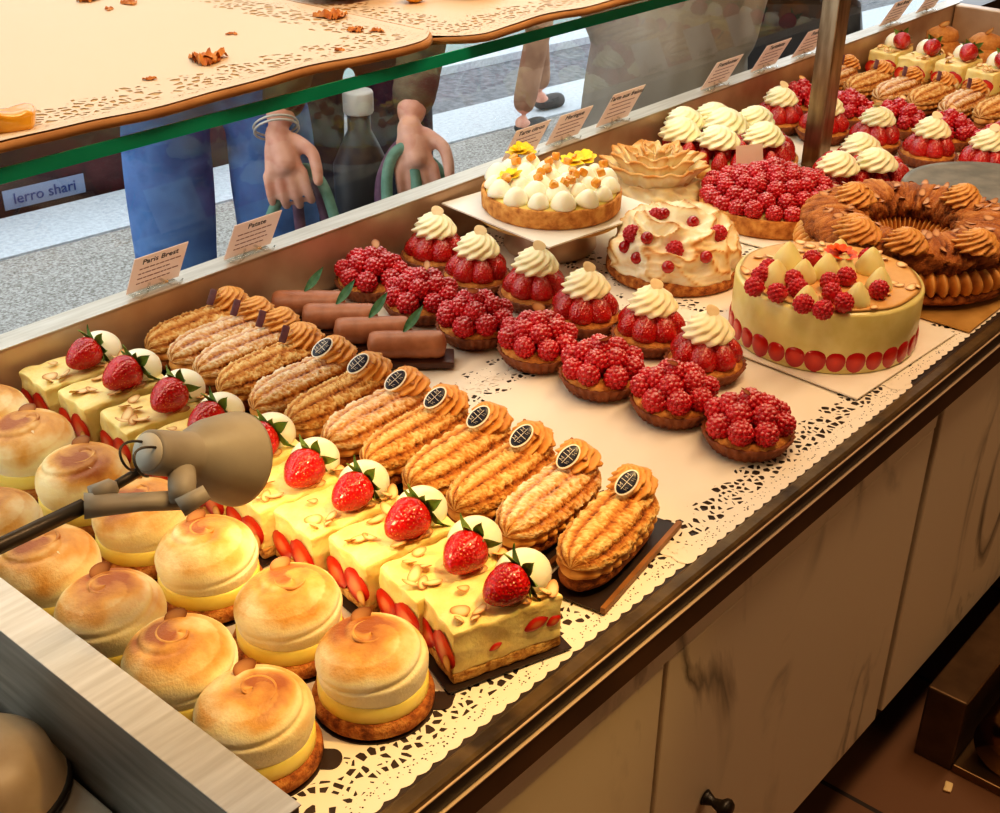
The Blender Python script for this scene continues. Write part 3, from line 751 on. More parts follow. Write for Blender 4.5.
for px, py, z, k in ((632, 234, .048, 0), (647, 238, .055, 1), (675, 250, .045, 0), (625, 247, .036, 1), (637, 258, .030, 1), (706, 257, .036, 1), (668, 267, .030, 1), (656, 217, .075, 0), (664, 214, .075, 1), (693, 222, .068, 1), (718, 234, .045, 0)):
    if k == 0: put('raspberry', ME_RASPF, t, on_dome(px, py, z), aim((-.6, -.5, .5)), 1.0)
    else: g = G(); g.ball((0, 0, 0), .0085, 2); obj('red_berry', g, m_red, t, loc=on_dome(px, py, z))
c = at(652, 200)
t = thing('swirled_meringue_cake', 'pale torched meringue cake with ruffled swirl, behind the citrus tart', 'cake', (c.x, c.y, .0035))
g = G(); g.lathe([(0, 0), (.082, 0), (.085, .004), (.084, .011), (0, .013)], 56); obj('biscuit_base', g, m_biscuit, t)
def ruff(u, v):
    a = 2 * PI * u; f = math.sin(11 * a + 9 * v) * .5 + .5 * math.sin(7 * a - 4 * v + 1)
    r = .080 - .016 * v + .007 * f * v; z = .011 + .024 * v + .004 * f; return (r * math.cos(a), r * math.sin(a), z, .1 + .25 * max(0, f) + .45 * max(0, v - .7))
g = G(); g.surf(ruff, 110, 12, capb=True, capa=True); obj('meringue_collar', g, m_pav, t)
for k, (r0, h0, h1, n, tw) in enumerate(((.056, .030, .058, 9, .3), (.043, .034, .066, 8, .8), (.028, .038, .072, 6, 1.3), (.013, .040, .074, 4, 1.8))):
    def ring(u, v):
        a = 2 * PI * u + tw * v; f = math.sin(n * a + 1.2 * k); g_ = math.sin(n * 2 * a + k)
        nn = noise.noise(V((math.cos(a) * 3, math.sin(a) * 3, k * 4.0))); r = r0 * (1 + .34 * v * v) + (.007 * f + .004 * g_ + .010 * nn) * v; z = h0 + (h1 - h0) * v * (1 + .10 * f + .28 * nn)
        return (r * math.cos(a), r * math.sin(a), z, .12 + .1 * f + .75 * max(0, v - .72) * 2.2)
    g = G(); g.surf(ring, 100, 14); o = obj('meringue_petals', g, m_pav, t); so = o.modifiers.new('s', 'SOLIDIFY'); so.thickness = .0035
g = G(); g.lathe([(0, .03), (.058, .03), (.05, .046), (.03, .055), (0, .057)], 32); obj('meringue_heart', g, m_pav, t)

# ------------------------------------------------------------------ boards under the large cakes
def board(px, py, hx, hy, rz, lab, z=.0036, mt=m_board):
    c = at(px, py, 0) if py is not None else px
    g = G(); g.box(-hx, hx, -hy, hy, 0, .0018); return tag(obj('cake_board', g, mt, smooth=False, loc=(c.x, c.y, z), rot=(0, 0, rz)), lab, 'cake board')
# ------------------------------------------------------------------ 10. large raspberry tart
c = at(770, 218); board(c, None, .122, .122, .05, 'white square card under the large raspberry tart')
t = thing('raspberry_tart', 'large round raspberry tart with golden crust, standing before the steel post', 'tart', (c.x, c.y, .0056))
R = .105
obj('crust', big_crust(R, .026), m_crust, t)
g = G(); g.lathe([(0, .02), (R * .94, .02), (R * .93, .025), (R * .5, .032), (0, .036)], 48); obj('pastry_cream', g, m_cream, t)
rr = random.Random(12)
for n, r, z in ((22, .0925, .032), (17, .070, .043), (12, .048, .052), (7, .027, .059), (2, .010, .064)):
    for i in range(n):
        a = 2 * PI * i / n + r * 77 + rr.uniform(-.04, .04); d = V((math.cos(a) * r * 8, math.sin(a) * r * 8, rr.uniform(.5, 1)))
        put('raspberry', ME_RASP, t, (r * math.cos(a), r * math.sin(a), z + rr.uniform(-.003, .004)), aim(d, rr.uniform(0, 6)), rr.uniform(1.0, 1.2))
g = G(); g.box(-.022, .022, -.0004, .0004, 0, .034)
o = tag(obj('blank_card', g, m_card, smooth=False, loc=at(750, 168, .055) , rot=(-.3, 0, -.55)), 'small blank pinkish card stuck at the back of the large raspberry tart', 'card')

# ------------------------------------------------------------------ 11. strawberry tart with cream swirls
def cream_tart(name, lab, c, R, rosettes, n1, seed, z=.0056):
    t = thing(name, lab, 'tart', (c.x, c.y, z)); rr = random.Random(seed)
    obj('crust', big_crust(R, .018), m_crust, t)
    g = G(); g.lathe([(0, .014), (R * .94, .014), (R * .9, .022), (0, .03)], 40); obj('pastry_cream', g, m_cream, t)
    for n, r, ti, z_ in ((n1, R * .87, .28, .012), (int(n1 * .68), R * .58, .45, .02), (int(n1 * .35), R * .3, .6, .022)):
        for i in range(n):
            a = 2 * PI * i / n + r * 40; d = V((-math.cos(a) * ti, -math.sin(a) * ti, 1))
            put('strawberry', ME_STRAWG[i % 3], t, (r * math.cos(a), r * math.sin(a), z_ + .004), aim(d, rr.uniform(0, 6)), rr.uniform(.82, 1.02))
    for k, (x, y, s_) in enumerate(rosettes):
        put('chantilly_rosette', ME_CHANT[k % 2], t, (x, y, .050), (0, 0, k * 1.3), s_)
    return t
c = V((1.362, .513, 0)); board(c, None, .105, .105, 0, 'white card under the strawberry tart beside the back rail')
R = .111
rs = [V((x, y, 0)) for x, y in ((-.070, .050), (-.014, .078), (-.060, -.016), (.046, .062), (.072, .000), (.000, -.060), (.016, .018))]
cream_tart('strawberry_cream_tart', 'large strawberry tart with seven cream swirls, left of the steel post', c, R, [(p.x, p.y, 1.12 if i not in (6,) else 1.25) for i, p in enumerate(rs)], 20, 3)
c = at(858, 192); board(c, None, .082, .082, .02, 'white card under the smaller strawberry tart right of the post')
rs = [(at(px, py, .07) - c) for px, py in ((838, 162), (862, 143), (877, 158))]
cream_tart('strawberry_cream_tart', 'smaller strawberry tart with three cream swirls, right of the steel post', c, .073, [(p.x, p.y, 1.05) for p in rs], 12, 5)

# ------------------------------------------------------------------ 12. fraisier cake
c = at(820, 337); board(c, None, .115, .115, -.05, 'white square card under the round strawberry mousse cake')
t = thing('strawberry_mousse_cake', 'round pale mousse cake ringed by cut strawberries, topped with raspberries and cream kisses', 'cake', (c.x, c.y, .0056))
R = .108; HH = .073
g = G(); g.lathe([(0, 0), (R * .985, 0), (R, .002), (R, HH - .003), (R * .985, HH), (0, HH + .001)], 80); obj('mousse_body', g, m_pist, t)
ME_CUTS = G().surf(lambda u, v: (.0115 * v * math.cos(2 * PI * u), .0150 * v * math.sin(2 * PI * u) * (1 - .2 * max(0, math.sin(2 * PI * u))), .0022 * (1 - v ** 4), .55 + .5 * v), 18, 5).mesh('strawberry_half', m_cut)
for i in range(30):
    a = 2 * PI * i / 30; n_ = V((math.cos(a), math.sin(a), 0)); zx = V((-n_.y, n_.x, 0)); q = Matrix((zx, V((0, 0, 1)), n_)).transposed().to_quaternion()
    put('strawberry_half', ME_CUTS, t, (n_.x * R * .995, n_.y * R * .995, .0160), q, rnd(.92, 1.08))
g = G(); g.lathe([(0, HH + .0012), (R * .93, HH + .0012), (R * .95, HH + .0022), (R * .9, HH + .0028), (0, HH + .0025)], 60, wob=lambda a, z: 1 + .01 * math.sin(9 * a)); obj('almond_topping', g, m_almond, t)
rr = random.Random(6)
for i in range(40):
    a = rr.uniform(0, 6.28); r = R * rr.uniform(.55, .92); put('almond_flake', ME_FLAKE, t, (r * math.cos(a), r * math.sin(a), HH + .004), (rr.uniform(-.25, .25), rr.uniform(-.25, .25), rr.uniform(0, 6)), rr.uniform(.8, 1.2))
ME_KISS2 = g_kiss(.0185, .029, .72).mesh('pistachio_kiss', m_kiss)
for px, py in ((775, 281), (787, 264), (803, 277), (826, 274), (842, 272), (857, 300), (806, 303), (838, 260), (879, 285), (870, 268)):
    p = at(px, py, HH + .012) - V(t.location); put('cream_kiss', ME_KISS2, t, (p.x, p.y, HH + .002), (0, 0, 0), rr.uniform(.9, 1.15))
for px, py in ((768, 273), (754, 292), (777, 298), (793, 285), (803, 309), (823, 315), (843, 308), (831, 298), (878, 295), (829, 287), (760, 281), (846, 282), (812, 264), (797, 293), (868, 262)):
    p = at(px, py, HH + .012) - V(t.location); put('raspberry', ME_RASPF, t, (p.x, p.y, HH + .0125), aim((rr.uniform(-1, 1), rr.uniform(-1, 1), rr.uniform(-.2, 1))), .92)
p = at(840, 258, HH + .025) - V(t.location); put('orange_flower', g_flower(.02, 9, 3).mesh('orange_flower', m_flower), t, (p.x, p.y, HH + .024), (.1, 0, 0))

# ------------------------------------------------------------------ 13. large Paris-Brest
c = V((1.152, .108, 0)); g = G(); g.box(-.135, .135, -.142, .142, 0, .0018)
tag(obj('cake_board', g, m_gold, smooth=False, loc=(1.158, .104, .0036), rot=(0, 0, 0)), 'pale golden card under the large choux ring', 'cake board')
t = thing('large_choux_ring', 'large browned choux ring filled with piped praline cream, rosettes on its lid', 'cake', (c.x, c.y, .0056))
R0 = .098
def tor(R, rx, rz, z, nf, seed, amp, kind):
    def fn(u, v):
        A = 2 * PI * v; a = 2 * PI * u
        P = V((math.cos(A) * 7, math.sin(A) * 7, math.sin(a) * 2 + seed)); n1 = noise.noise(P); n2 = noise.noise(P * 5)
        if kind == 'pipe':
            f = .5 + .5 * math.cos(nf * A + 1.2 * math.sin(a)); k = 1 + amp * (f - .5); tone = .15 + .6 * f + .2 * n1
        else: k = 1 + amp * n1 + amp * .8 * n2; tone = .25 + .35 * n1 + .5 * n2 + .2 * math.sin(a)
        r = R + rx * k * math.cos(a); return (r * math.cos(A), r * math.sin(A), max(.0005, z + rz * k * math.sin(a)), tone)
    return fn
def torus(fn, nu, nv):
    g = G(); g.surf(fn, nu, nv); return g
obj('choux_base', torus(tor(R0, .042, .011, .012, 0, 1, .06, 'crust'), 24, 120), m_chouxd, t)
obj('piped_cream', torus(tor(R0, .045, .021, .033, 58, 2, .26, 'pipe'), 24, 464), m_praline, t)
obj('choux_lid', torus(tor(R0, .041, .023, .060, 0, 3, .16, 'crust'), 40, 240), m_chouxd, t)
ga = g_rosette(.027, .028, 9, 1.8, .45, .18, 3, .2).mesh('praline_rosette', m_praline)
for px, py in ((883, 202), (962, 198), (855, 228), (904, 248), (992, 252), (842, 240)):
    p = at(px, py, .09) - V(t.location); A = math.atan2(p.y, p.x); rr_ = min(max(math.hypot(p.x, p.y), R0 - .02), R0 + .03)
    o = put('praline_rosette', ga, t, (rr_ * math.cos(A), rr_ * math.sin(A), .076), (0, 0, A), 1.0)
    for i in range(6):
        q = i * 1.05; put('almond_piece', ME_FLAKEB, o, (.012 * math.cos(q), .012 * math.sin(q), .019), (rr.uniform(-.9, .9), rr.uniform(-.9, .9), q), .6)
for i in range(70):
    A = rr.uniform(0, 6.28); a = rr.uniform(.3, 2.8); k = rr.uniform(.97, 1.05)
    put('almond_flake', ME_FLAKEB, t, ((R0 + .041 * math.cos(a)) * math.cos(A), (R0 + .041 * math.cos(a)) * math.sin(A), .061 + .0235 * math.sin(a)), (rr.uniform(-.5, .5), rr.uniform(-.5, .5), A), .8)
t['label'] = 'large browned choux ring with piped praline cream and rosettes, at the right edge'

# ------------------------------------------------------------------ 14. empty metal cake stand
c = at(994, 193, .062)
t = thing('metal_cake_stand', 'empty round grey metal cake stand behind the large choux ring', 'cake stand', (c.x, c.y, .0035))
g = G(); g.lathe([(0, .055), (.122, .057), (.127, .060), (.125, .0635), (.118, .062), (0, .061)], 64); obj('plate', g, mat('dull plate', [(112, 104, 86), (142, 132, 112)], .55, metal=.4, scale=30, bump=.1), t)
g = G(); g.lathe([(0, 0), (.055, 0), (.055, .005), (.03, .012), (.022, .03), (.03, .055), (0, .055)], 32); obj('foot', g, m_steelw, t)

# ------------------------------------------------------------------ 16-20. far end of the counter
for i, (px, py) in enumerate(((992, 150), (950, 138), (893, 128), (848, 116))):
    c = at(px, py, .062); c.z = .0035; c.x = 1.60; c.y = .185 + .095 * i
    dup_thing(ST, c, rnd(0, 6), f'{ORD[i]} cream-swirled strawberry tartlet from the right, far row beyond the steel post', 'strawberry tartlets with cream swirl in far row')
c = V((1.595, .555, .0035)); dup_thing(ST, c, 0, 'cream-swirled strawberry tartlet beside the steel post, leftmost of the far row', 'strawberry tartlets with cream swirl in far row')
RTF = make_rasp_tartlet(True); RTF['group'] = 'raspberry tartlets in far row'
k = 0
for i in range(6):
    c = V((1.715, .110 + .0935 * i, .0035)); lab = f'{ORD[i]} raspberry tartlet from the right in the far row, before the distant choux fingers'
    if k == 0: RTF.location = c; RTF['label'] = lab
    else: dup_thing(RTF, c, rnd(0, 6), lab)
    k += 1
for i in range(9):
    y = .09 + .0625 * i; kind = ('sugar', False) if i % 2 == 0 else ('crumb', False)
    dup_thing(EPR[kind], V((1.87 + .01 * (i % 2), y, .0026)), rnd(-.08, .08), f'{ORD[i]} praline choux finger from the right in the distant row beyond the raspberries', 'distant praline choux fingers')
for i in range(8):
    dup_thing(SLP[i % 3], V((2.08 + .012 * (i % 2), .09 + .071 * i, .0024)), rnd(-.1, .1), f'{ORD[i]} strawberry cream slice from the right in the distant row near the tray end', 'distant strawberry cream slices')
ME_PUFF = None
t = thing('cream_puff', 'x', 'pastry', group='golden cream puffs at the tray end')
g = G(); g.ball((0, 0, .024), (.04, .04, .024), 3, fn=lambda p, v: p * (1 + .07 * noise.noise(v * 4))); obj('choux_shell', g, m_choux, t)
obj('cream_collar', g_rosette(.036, .012, 12, .4).xf(Matrix.Translation((0, 0, .028))), m_chant, t)
g = G(); g.ball((0, 0, .046), (.034, .034, .020), 3, fn=lambda p, v: p * (1 + .08 * noise.noise(v * 4 + V((3, 0, 0))))); obj('choux_lid', g, m_choux, t)
put('almond_flake', ME_FLAKE, t, (.0, .01, .072), (1.2, .2, .4), 1.6)
for i in range(6):
    c = V((2.30, .10 + .094 * i, .0024)); lab = f'{ORD[i]} golden cream puff from the right, against the far steel rail'
    if i == 0: t.location = c; t['label'] = lab; CP = t
    else: dup_thing(CP, c, rnd(0, 6), lab)

# ------------------------------------------------------------------ the counter
X0, X1 = -.046, 2.478
YF, YB = -.045, .627
ZR = .078
FZ = -.66
t = thing('display_counter', 'marble fronted display counter with a steel-railed pastry tray', 'display counter', (1.2, .3, FZ))
base = V(t.location)
def cp(name, g, mt, smooth=False, bevel=0, parent=None): 
    return obj(name, g.xf(Matrix.Translation(-base)), mt, parent or t, smooth, bevel)
g = G(); g.box(X0 - .03, X1 + .03, YF - .002, YB + .03, -.03, 0); cp('tray_bed', g, m_tray)
g = G(); g.box(X0 - .032, X1 + .03, YB, YB + .030, -.03, ZR); cp('back_rail', g, m_steelw, bevel=.003)
g = G(); g.box(X0 - .032, X1 + .03, YB - .0015, YB + .0315, ZR, ZR + .0012); cp('back_rail_cap', g, m_steel)
g = G(); g.box(X0 - .032, X0, YF - .014, YB - .002, -.075, ZR); cp('side_rail', g, mat('dark brushed steel', [(112, 108, 102), (140, 135, 128)], .45, metal=.4, scale=10, stretch=(1, 1, 12)), bevel=.002)  # darker steel copy; the wall's dark reflections are put into its colour
g = G(); g.box(X0 - .0325, X0 + .0005, YF - .0145, YB - .002, ZR, ZR + .001); cp('side_rail_lit_top', g, m_steel)  # paler strip added; the top's bright reflection is put into its colour
g = G(); g.box(X1, X1 + .03, YF - .014, YB - .002, -.03, ZR); cp('end_rail', g, m_steelw, bevel=.003)
g = G(); n = 8
def nose(u, v):
    x = X0 - .03 + (X1 - X0 + .06) * v; a = PI * u; return (x, YF - .0075 - .0075 * math.cos(PI - a) * -1, .0035 * math.sin(a) - .001)
P = [(YF, -.004), (YF, .001), (YF - .003, .003), (YF - .012, .003), (YF - .0145, .001), (YF - .015, -.006)]
g = G(); 
def strip(g, P):
    n = len(P); vs = [(X0 + .0005, y, z) for y, z in P] + [(X1 + .03, y, z) for y, z in P]
    g.add(vs, [[i, (i + 1) % n, n + (i + 1) % n, n + i] for i in range(n)] + [list(range(n))[::-1], list(range(n, 2 * n))]); return g
cp('front_edging', strip(g, P), m_bronze)
g = G(); strip(g, [(YF - .0145, -.0045), (YF - .0145, -.0033), (YF - .0165, -.0033), (YF - .0165, -.0045)]); cp('upper_lip', g, m_line)
g = G(); strip(g, [(YF, -.022), (YF, -.006), (YF - .0145, -.006), (YF - .0145, -.022)]); cp('dark_channel', g, m_dark)
g = G(); strip(g, [(YF - .01, -.0245), (YF - .01, -.0234), (YF - .0172, -.0234), (YF - .0172, -.0245)]); cp('lower_lip', g, m_line)
g = G(); strip(g, [(YF, -.052), (YF, -.0245), (YF - .016, -.0245), (YF - .016, -.052)]); cp('brown_band', g, m_brown)
YM = YF - .010
g = G(); g.box(X0 - .03, X1 + .03, YM + .012, YB + .02, FZ + .1, -.031); cp('carcass', g, m_dark)
g = G(); g.box(X0 - .03, X1 + .03, YM + .06, YB, FZ, FZ + .1); cp('plinth', g, m_dark)
def mp(name, x0, x1, z0, z1, y=0): g = G(); g.box(x0, x1, YM + y, YM + .0115, z0, z1); return cp(name, g, m_marble, bevel=.0025)
mp('marble_rail', X0 - .03, .927, -.080, -.052)
d1 = mp('marble_door', X0 - .03, .369, -.535, -.081, .0015)
d2 = mp('marble_door', .3745, .927, -.535, -.081, .001)
mp('marble_panel', .947, 1.55, -.535, -.052, .001); mp('marble_panel', 1.556, X1 + .03, -.535, -.052, .001)
kp = at_Y(705, 797, YM); g = G(); g.lathe([(0, 0), (.009, 0), (.007, .004), (.0045, .010), (.007, .018), (.011, .022), (.0115, .026), (.009, .030), (0, .031)], 24)
o = obj('knob', g.xf(Matrix.Rotation(PI / 2, 4, 'X')), m_dark, d2, loc=kp - base)

# doilies and paper
def doily(lab, x0, x1, y0, y1, z, band=.062, rz=0, step=.016):
    hx, hy = (x1 - x0) / 2, (y1 - y0) / 2; pts = []
    def side(a, b_):
        a, b_ = V(a), V(b_); L = (b_ - a).length; k = max(2, round(L / step)); d = (b_ - a) / k; n_ = V((d.y, -d.x)).normalized()
        for i in range(k):
            for j in range(5):
                q = j / 5; p = a + d * (i + q) + n_ * (.0028 * math.sin(PI * q)); pts.append((p.x, p.y))
    e = .003
    side((-hx + e, -hy + e), (hx - e, -hy + e)); side((hx - e, -hy + e), (hx - e, hy - e)); side((hx - e, hy - e), (-hx + e, hy - e)); side((-hx + e, hy - e), (-hx + e, -hy + e))
    g = G(); n = len(pts); g.add([(x, y, 0) for x, y in pts], [list(range(n))])
    return tag(obj('paper_doily', g, lace_mat(hx, hy, band, 'lace paper'), smooth=False, loc=((x0 + x1) / 2, (y0 + y1) / 2, z), rot=(0, 0, rz)), lab, 'doily', 'white lace paper doilies')
doily('white lace paper doily under the meringue tarts and strawberry slices at the near end', X0 + .002, .43, YF + .002, .60, .0006)
doily('white lace paper doily under the front raspberry tartlets, middle of the tray', .405, .86, YF - .001, .335, .0012)
doily('white lace paper doily under the round mousse cake and choux ring', .83, 1.30, YF + .004, .34, .0018)
doily('white lace paper doily at the back under the chocolate rolls', .43, .90, .30, .622, .0024 - .0018, .05)
doily('white lace paper doily at the back under citrus tart and meringue cakes', .885, 1.35, .30, .622, .0011, .05)
doily('white lace paper doily beyond the steel post under the strawberry tartlets', 1.32, 1.80, YF + .002, .622, .0016, .05)
doily('white lace paper doily at the far tray end under the distant slices', 1.78, 2.47, YF + .002, .622, .0006, .05)

# the steel post
pb = at(814, 168); g = G(); PW = .019
t = thing('steel_post', 'square steel post rising from the tray and holding the glass shelf', 'post', (pb.x, pb.y, .003))
g = G(); g.box(-PW, PW, -PW * .8, PW * .8, .002, 1.1); obj('shaft', g, m_post, t, smooth=False, bevel=.002)
g = G(); g.box(-PW * 1.4, PW * 1.4, -PW * 1.2, PW * 1.2, 0, .0025); obj('foot_plate', g, m_steelw, t, smooth=False)

# ------------------------------------------------------------------ price cards in clear holders along the back rail
def price_card(px, py, w, h, lab, title, rz=0, tilt=-.42, i=0):
    p = at_Y(px, py, YB + .012); zb = ZR + .002
    t = thing('price_card', lab, 'price card', (p.x, YB + .014, zb), rz, 'price cards on the back rail')
    M_ = Matrix.Rotation(tilt, 4, 'X')
    ca = obj('card', G().box(-w / 2, w / 2, -.0005, .0005, .004, h).xf(M_), m_card, t, smooth=False)
    def on(me, x, z): 
        o = put('lettering', me, ca); o.matrix_local = M_ @ Matrix.Translation((x, -.0009, z)) @ Matrix.Rotation(PI / 2, 4, 'X'); return o
    on(text_mesh(title, w * .155, m_ink), 0, h * .80)
    rr = random.Random(i); g = G()
    for k in range(4):
        z = h * (.66 - .13 * k); x = -w * .36
        while x < w * (.34 - .1 * (k % 2)):
            d = rr.uniform(.003, .008); g.box(x, x + d, -.0009, -.0006, z, z + .0014); x += d + .0012
    o = obj('small_print', g.xf(M_), m_inkl, ca, smooth=False)
    g = G()
    for sx in (-1, 1):
        pts = [(sx * .004, -.002, .012), (sx * .008, -.008, .010), (sx * .016, -.014, .003), (sx * .026, -.016, .0012), (sx * .034, -.012, .003)]
        g.tube(pts, .0016, 6)
    g.box(-.030, .030, -.006, .006, 0, .0012); g.box(-.02, .02, -.0035, -.0015, .001, .016)
    obj('clip_holder', g, m_clear, t)
    return t
price_card(152, 280, .070, .060, 'price card lettered Paris Brest, leftmost on the back rail', 'Paris Brest', 0, .5, 1)
price_card(247, 246, .070, .060, 'price card lettered Patate, behind the chocolate rolls', 'Patate', 0, .5, 2)
price_card(519, 150, .076, .060, 'price card behind the citrus tart, nearer of two overlapping cards', 'Tarte citron', 0, .5, 3)
price_card(562, 135, .078, .060, 'price card behind the citrus tart, farther of two overlapping cards', 'Meringue', 0, .5, 4)
price_card(612, 118, .084, .068, 'price card lettered Tarte aux fraises, behind the swirled meringue cake', 'Tarte aux fraises', 0, .5, 5)
price_card(714, 83, .084, .062, 'price card rising behind the middle of the large strawberry tart', 'Framboisier', 0, .5, 6)
price_card(763, 66, .086, .062, 'price card behind the right edge of the large strawberry tart, left of the post', 'Tartelette', 0, .5, 7)
price_card(803, 52, .086, .062, 'price card half hidden by the steel post', 'Fraisier', 0, .5, 8)
price_card(889, 22, .090, .062, 'price card just right of the steel post on the back rail', 'Paris Brest', 0, .5, 9)
price_card(925, 9, .090, .062, 'price card farthest along the back rail, by its corner', 'Choux', 0, .5, 10)

# ------------------------------------------------------------------ glass shelf with cardboard trays
ZS = .4095
YS0, YS1 = .205, .690
t = thing('glass_shelf', 'thick glass shelf with green edge over the back of the tray', 'shelf', (.3, .45, ZS - .016))
sh = V(t.location)
g = G(); g.box(-.9, 1.46, YS0 + .001, YS1, ZS - .0092, ZS - .0005); obj('pane', g.xf(Matrix.Translation(-sh)), m_shelfg, t, smooth=False)
g = G(); g.box(-.9, 1.46, YS0 - .0005, YS0 + .0012, ZS - .0095, ZS); obj('green_edge', g.xf(Matrix.Translation(-sh)), m_gedge, t, smooth=False)
g = G()
for x in (-.6, .5, 1.42): g.box(x - .01, x + .01, YS1 - .05, YS1 + .003, ZS - .03, ZS - .0096)
obj('bracket', g.xf(Matrix.Translation(-sh)), m_steel, t, smooth=False)
def shelf_tray(lab, x0, x1, y0, y1, seed, zoff=0):
    t = thing('cardboard_tray', lab, 'cardboard tray', ((x0 + x1) / 2, (y0 + y1) / 2, ZS + .0005 + zoff)); o0 = V(t.location)
    hx, hy = (x1 - x0) / 2, (y1 - y0) / 2
    def sheet(z, dz, marg):
        def fn(u, v):
            x = (u - .5) * 2 * (hx - marg); y = (v - .5) * 2 * (hy - marg)
            e = max(0, 1 - (v * 14)); y -= .006 * e * noise.noise(V((x * 14, seed, 0))); w = .004 * e * (1 + noise.noise(V((x * 9, seed + 4, 0))))
            cx_ = max(0, (abs(x) - hx + .05) / .05); y += .035 * cx_ * cx_ * e
            return (x, y, z + w + dz * .0)
        return fn
    g = G(); g.surf(sheet(.001, 0, 0), 60, 30, cu=False); o = obj('cardboard_base', g, m_kraft, t); so = o.modifiers.new('s', 'SOLIDIFY'); so.thickness = .0055; so.offset = 1
    g = G(); g.surf(sheet(.0072, 0, .004), 60, 30, cu=False); o = obj('lace_paper', g, shelf_lace(hx, hy, 'shelf lace paper'), t)
    g = G(); g.surf(sheet(.0068, 0, .004), 60, 30, cu=False); obj('gold_liner', g, m_gold, t)
    return t
def shelf_lace(hx, hy, name):
    m = lace_mat(hx - .004, hy - .004, .075, name); b = m.node_tree.nodes['Principled BSDF']; b.inputs['Base Color'].default_value = lin((226, 204, 172)); b.inputs['Roughness'].default_value = .45
    return m
shelf_tray('cardboard tray with lace paper on the glass shelf, left one with a few crumbs', -.10, .385, YS0 - .004, .66, 1, .0035)
shelf_tray('cardboard tray with lace paper on the glass shelf, right one beside the glass edge', .372, .95, YS0 - .010, .66, 2)
def crumb(px, py, s_, lab, mt=m_flake, seed=0, name='pastry_crumb', cat='crumb'):
    p = at(px, py, ZS + .010); g = G(); rr = random.Random(seed)
    for i in range(3):
        A = rr.uniform(0, 6.28); ox, oy = rr.uniform(-.4, .4) * s_, rr.uniform(-.4, .4) * s_
        def fn(u, v): 
            x = (u - .5) * s_ * 1.3; y = (v - .5) * s_ * .8 * (1 - .5 * abs(2 * u - 1)); return (x * math.cos(A) - y * math.sin(A) + ox, x * math.sin(A) + y * math.cos(A) + oy, s_ * .5 * abs(noise.noise(V((u * 3, v * 3, seed + i * 3)))) + .0004)
        g.surf(fn, 8, 6, cu=False)
    return tag(obj(name, g, mt, loc=(p.x, p.y, ZS + .0112)), lab, cat, 'pastry crumbs on the shelf trays')
crumb(201, 62, .022, 'large amber pastry flake in the middle of the left cardboard tray', seed=3)
crumb(90, 3, .014, 'dark brown flake at the top left of the shelf', m_croiss, 5)
crumb(333, 18, .018, 'orange brown flake near the lace border of the shelf tray', seed=7)
crumb(151, 81, .006, 'small amber crumb left of the large flake', seed=9)
crumb(357, 33, .010, 'small amber crumb scattered near the tray corner, nearest the middle', seed=11)
crumb(340, 52, .006, 'tiny crumb on the lace paper edge above the hand', seed=13)
crumb(232, 36, .005, 'tiny crumb up and right of the large flake', seed=15)
crumb(109, 11, .006, 'small grey brown crumb beside the dark flake', m_croiss, 17)
crumb(131, 5, .010, 'brown crumb at the top of the left tray', m_croiss, 19)
crumb(378, 33, .008, 'amber crumb right of the tray middle, near the right tray', seed=21)
p = at(8, 128, ZS + .012); g = G(); g.rbox(.045, .022, .014, 10, .003, .005, 3, 60)
tag(obj('apricot_piece', g, m_apric, loc=(p.x - .006, p.y, ZS + .0112), rot=(0, 0, -.5)), 'piece of orange glazed pastry at the left edge of the shelf tray', 'pastry')
p = at(345, -18, ZS + .02); g = G(); g.ball((0, 0, .016), (.052, .04, .018), 3, fn=lambda p, v: p * (1 + .12 * noise.noise(v * 3)))
tag(obj('glazed_fruit_pastry', g, m_glaze, loc=(p.x, p.y, ZS + .0112)), 'dark red glazed pastry at the top edge of the shelf', 'pastry')
p = at(415, -6, ZS + .015); g = G(); g.ball((0, 0, .008), (.014, .01, .009), 2)
tag(obj('apricot_piece', g, m_apric, loc=(p.x, p.y, ZS + .0082)), 'small yellow glazed piece beside the dark red pastry on the shelf', 'pastry')
p = at(470, -10, ZS + .015); g = G(); g.surf(lambda u, v: ((v - .5) * .075, (.012 * math.sin(PI * min(1, max(0, v))) ** .6) * math.cos(2 * PI * u) + .02 * (2 * v - 1) ** 2, .012 + .011 * math.sin(PI * v) ** .6 * math.sin(2 * PI * u) * (1 + .08 * math.sin(v * 40))), 20, 40)
tag(obj('croissant', g, m_croiss, loc=(p.x, p.y, ZS + .0082), rot=(0, 0, -.7)), 'golden croissant end at the top of the right shelf tray', 'croissant')

# ------------------------------------------------------------------ desk lamp
LD = .88
LS = .83
def Lp(px, py, d=LD): return at_d(px, py, d)
hc = Lp(205, 462)
axis = (RIGHT * .475 + DOWN * .09 + FWD * .88).normalized()
t = thing('desk_lamp', 'grey metal desk lamp reaching over the meringue tarts from the left', 'lamp', (0, 0, 0))
bp_ = at(-20, 797, -.0145); bp_.z = -.0145; t.location = bp_; LB = V(t.location)
q = axis.to_track_quat('Z', 'Y')
cap = Lp(150, 452); 
g = G(); g.lathe([(0, -.002), (.0165, -.002), (.0182, 0), (.0186, .003), (.0196, .044), (.0205, .046), (.0255, .052), (.0325, .066), (.0375, .084), (.0415, .100), (.0420, .104), (.0405, .104), (.036, .084), (.031, .068), (.019, .052), (0, .050)], 48)
sd = obj('lamp_shade', g, m_lampg, t, loc=cap - LB, rot=q, scale=LS)
g = G(); g.lathe([(0, -.0035), (.0155, -.0035), (.0155, -.0015), (0, -.0015)], 32)
for x in (-.009, .009): g.lathe([(0, 0), (.0001, 0)], 4)
cpn = obj('cap_disc', g, mat('pale lamp cap', [(206, 200, 188)], .5), sd)
g = G()
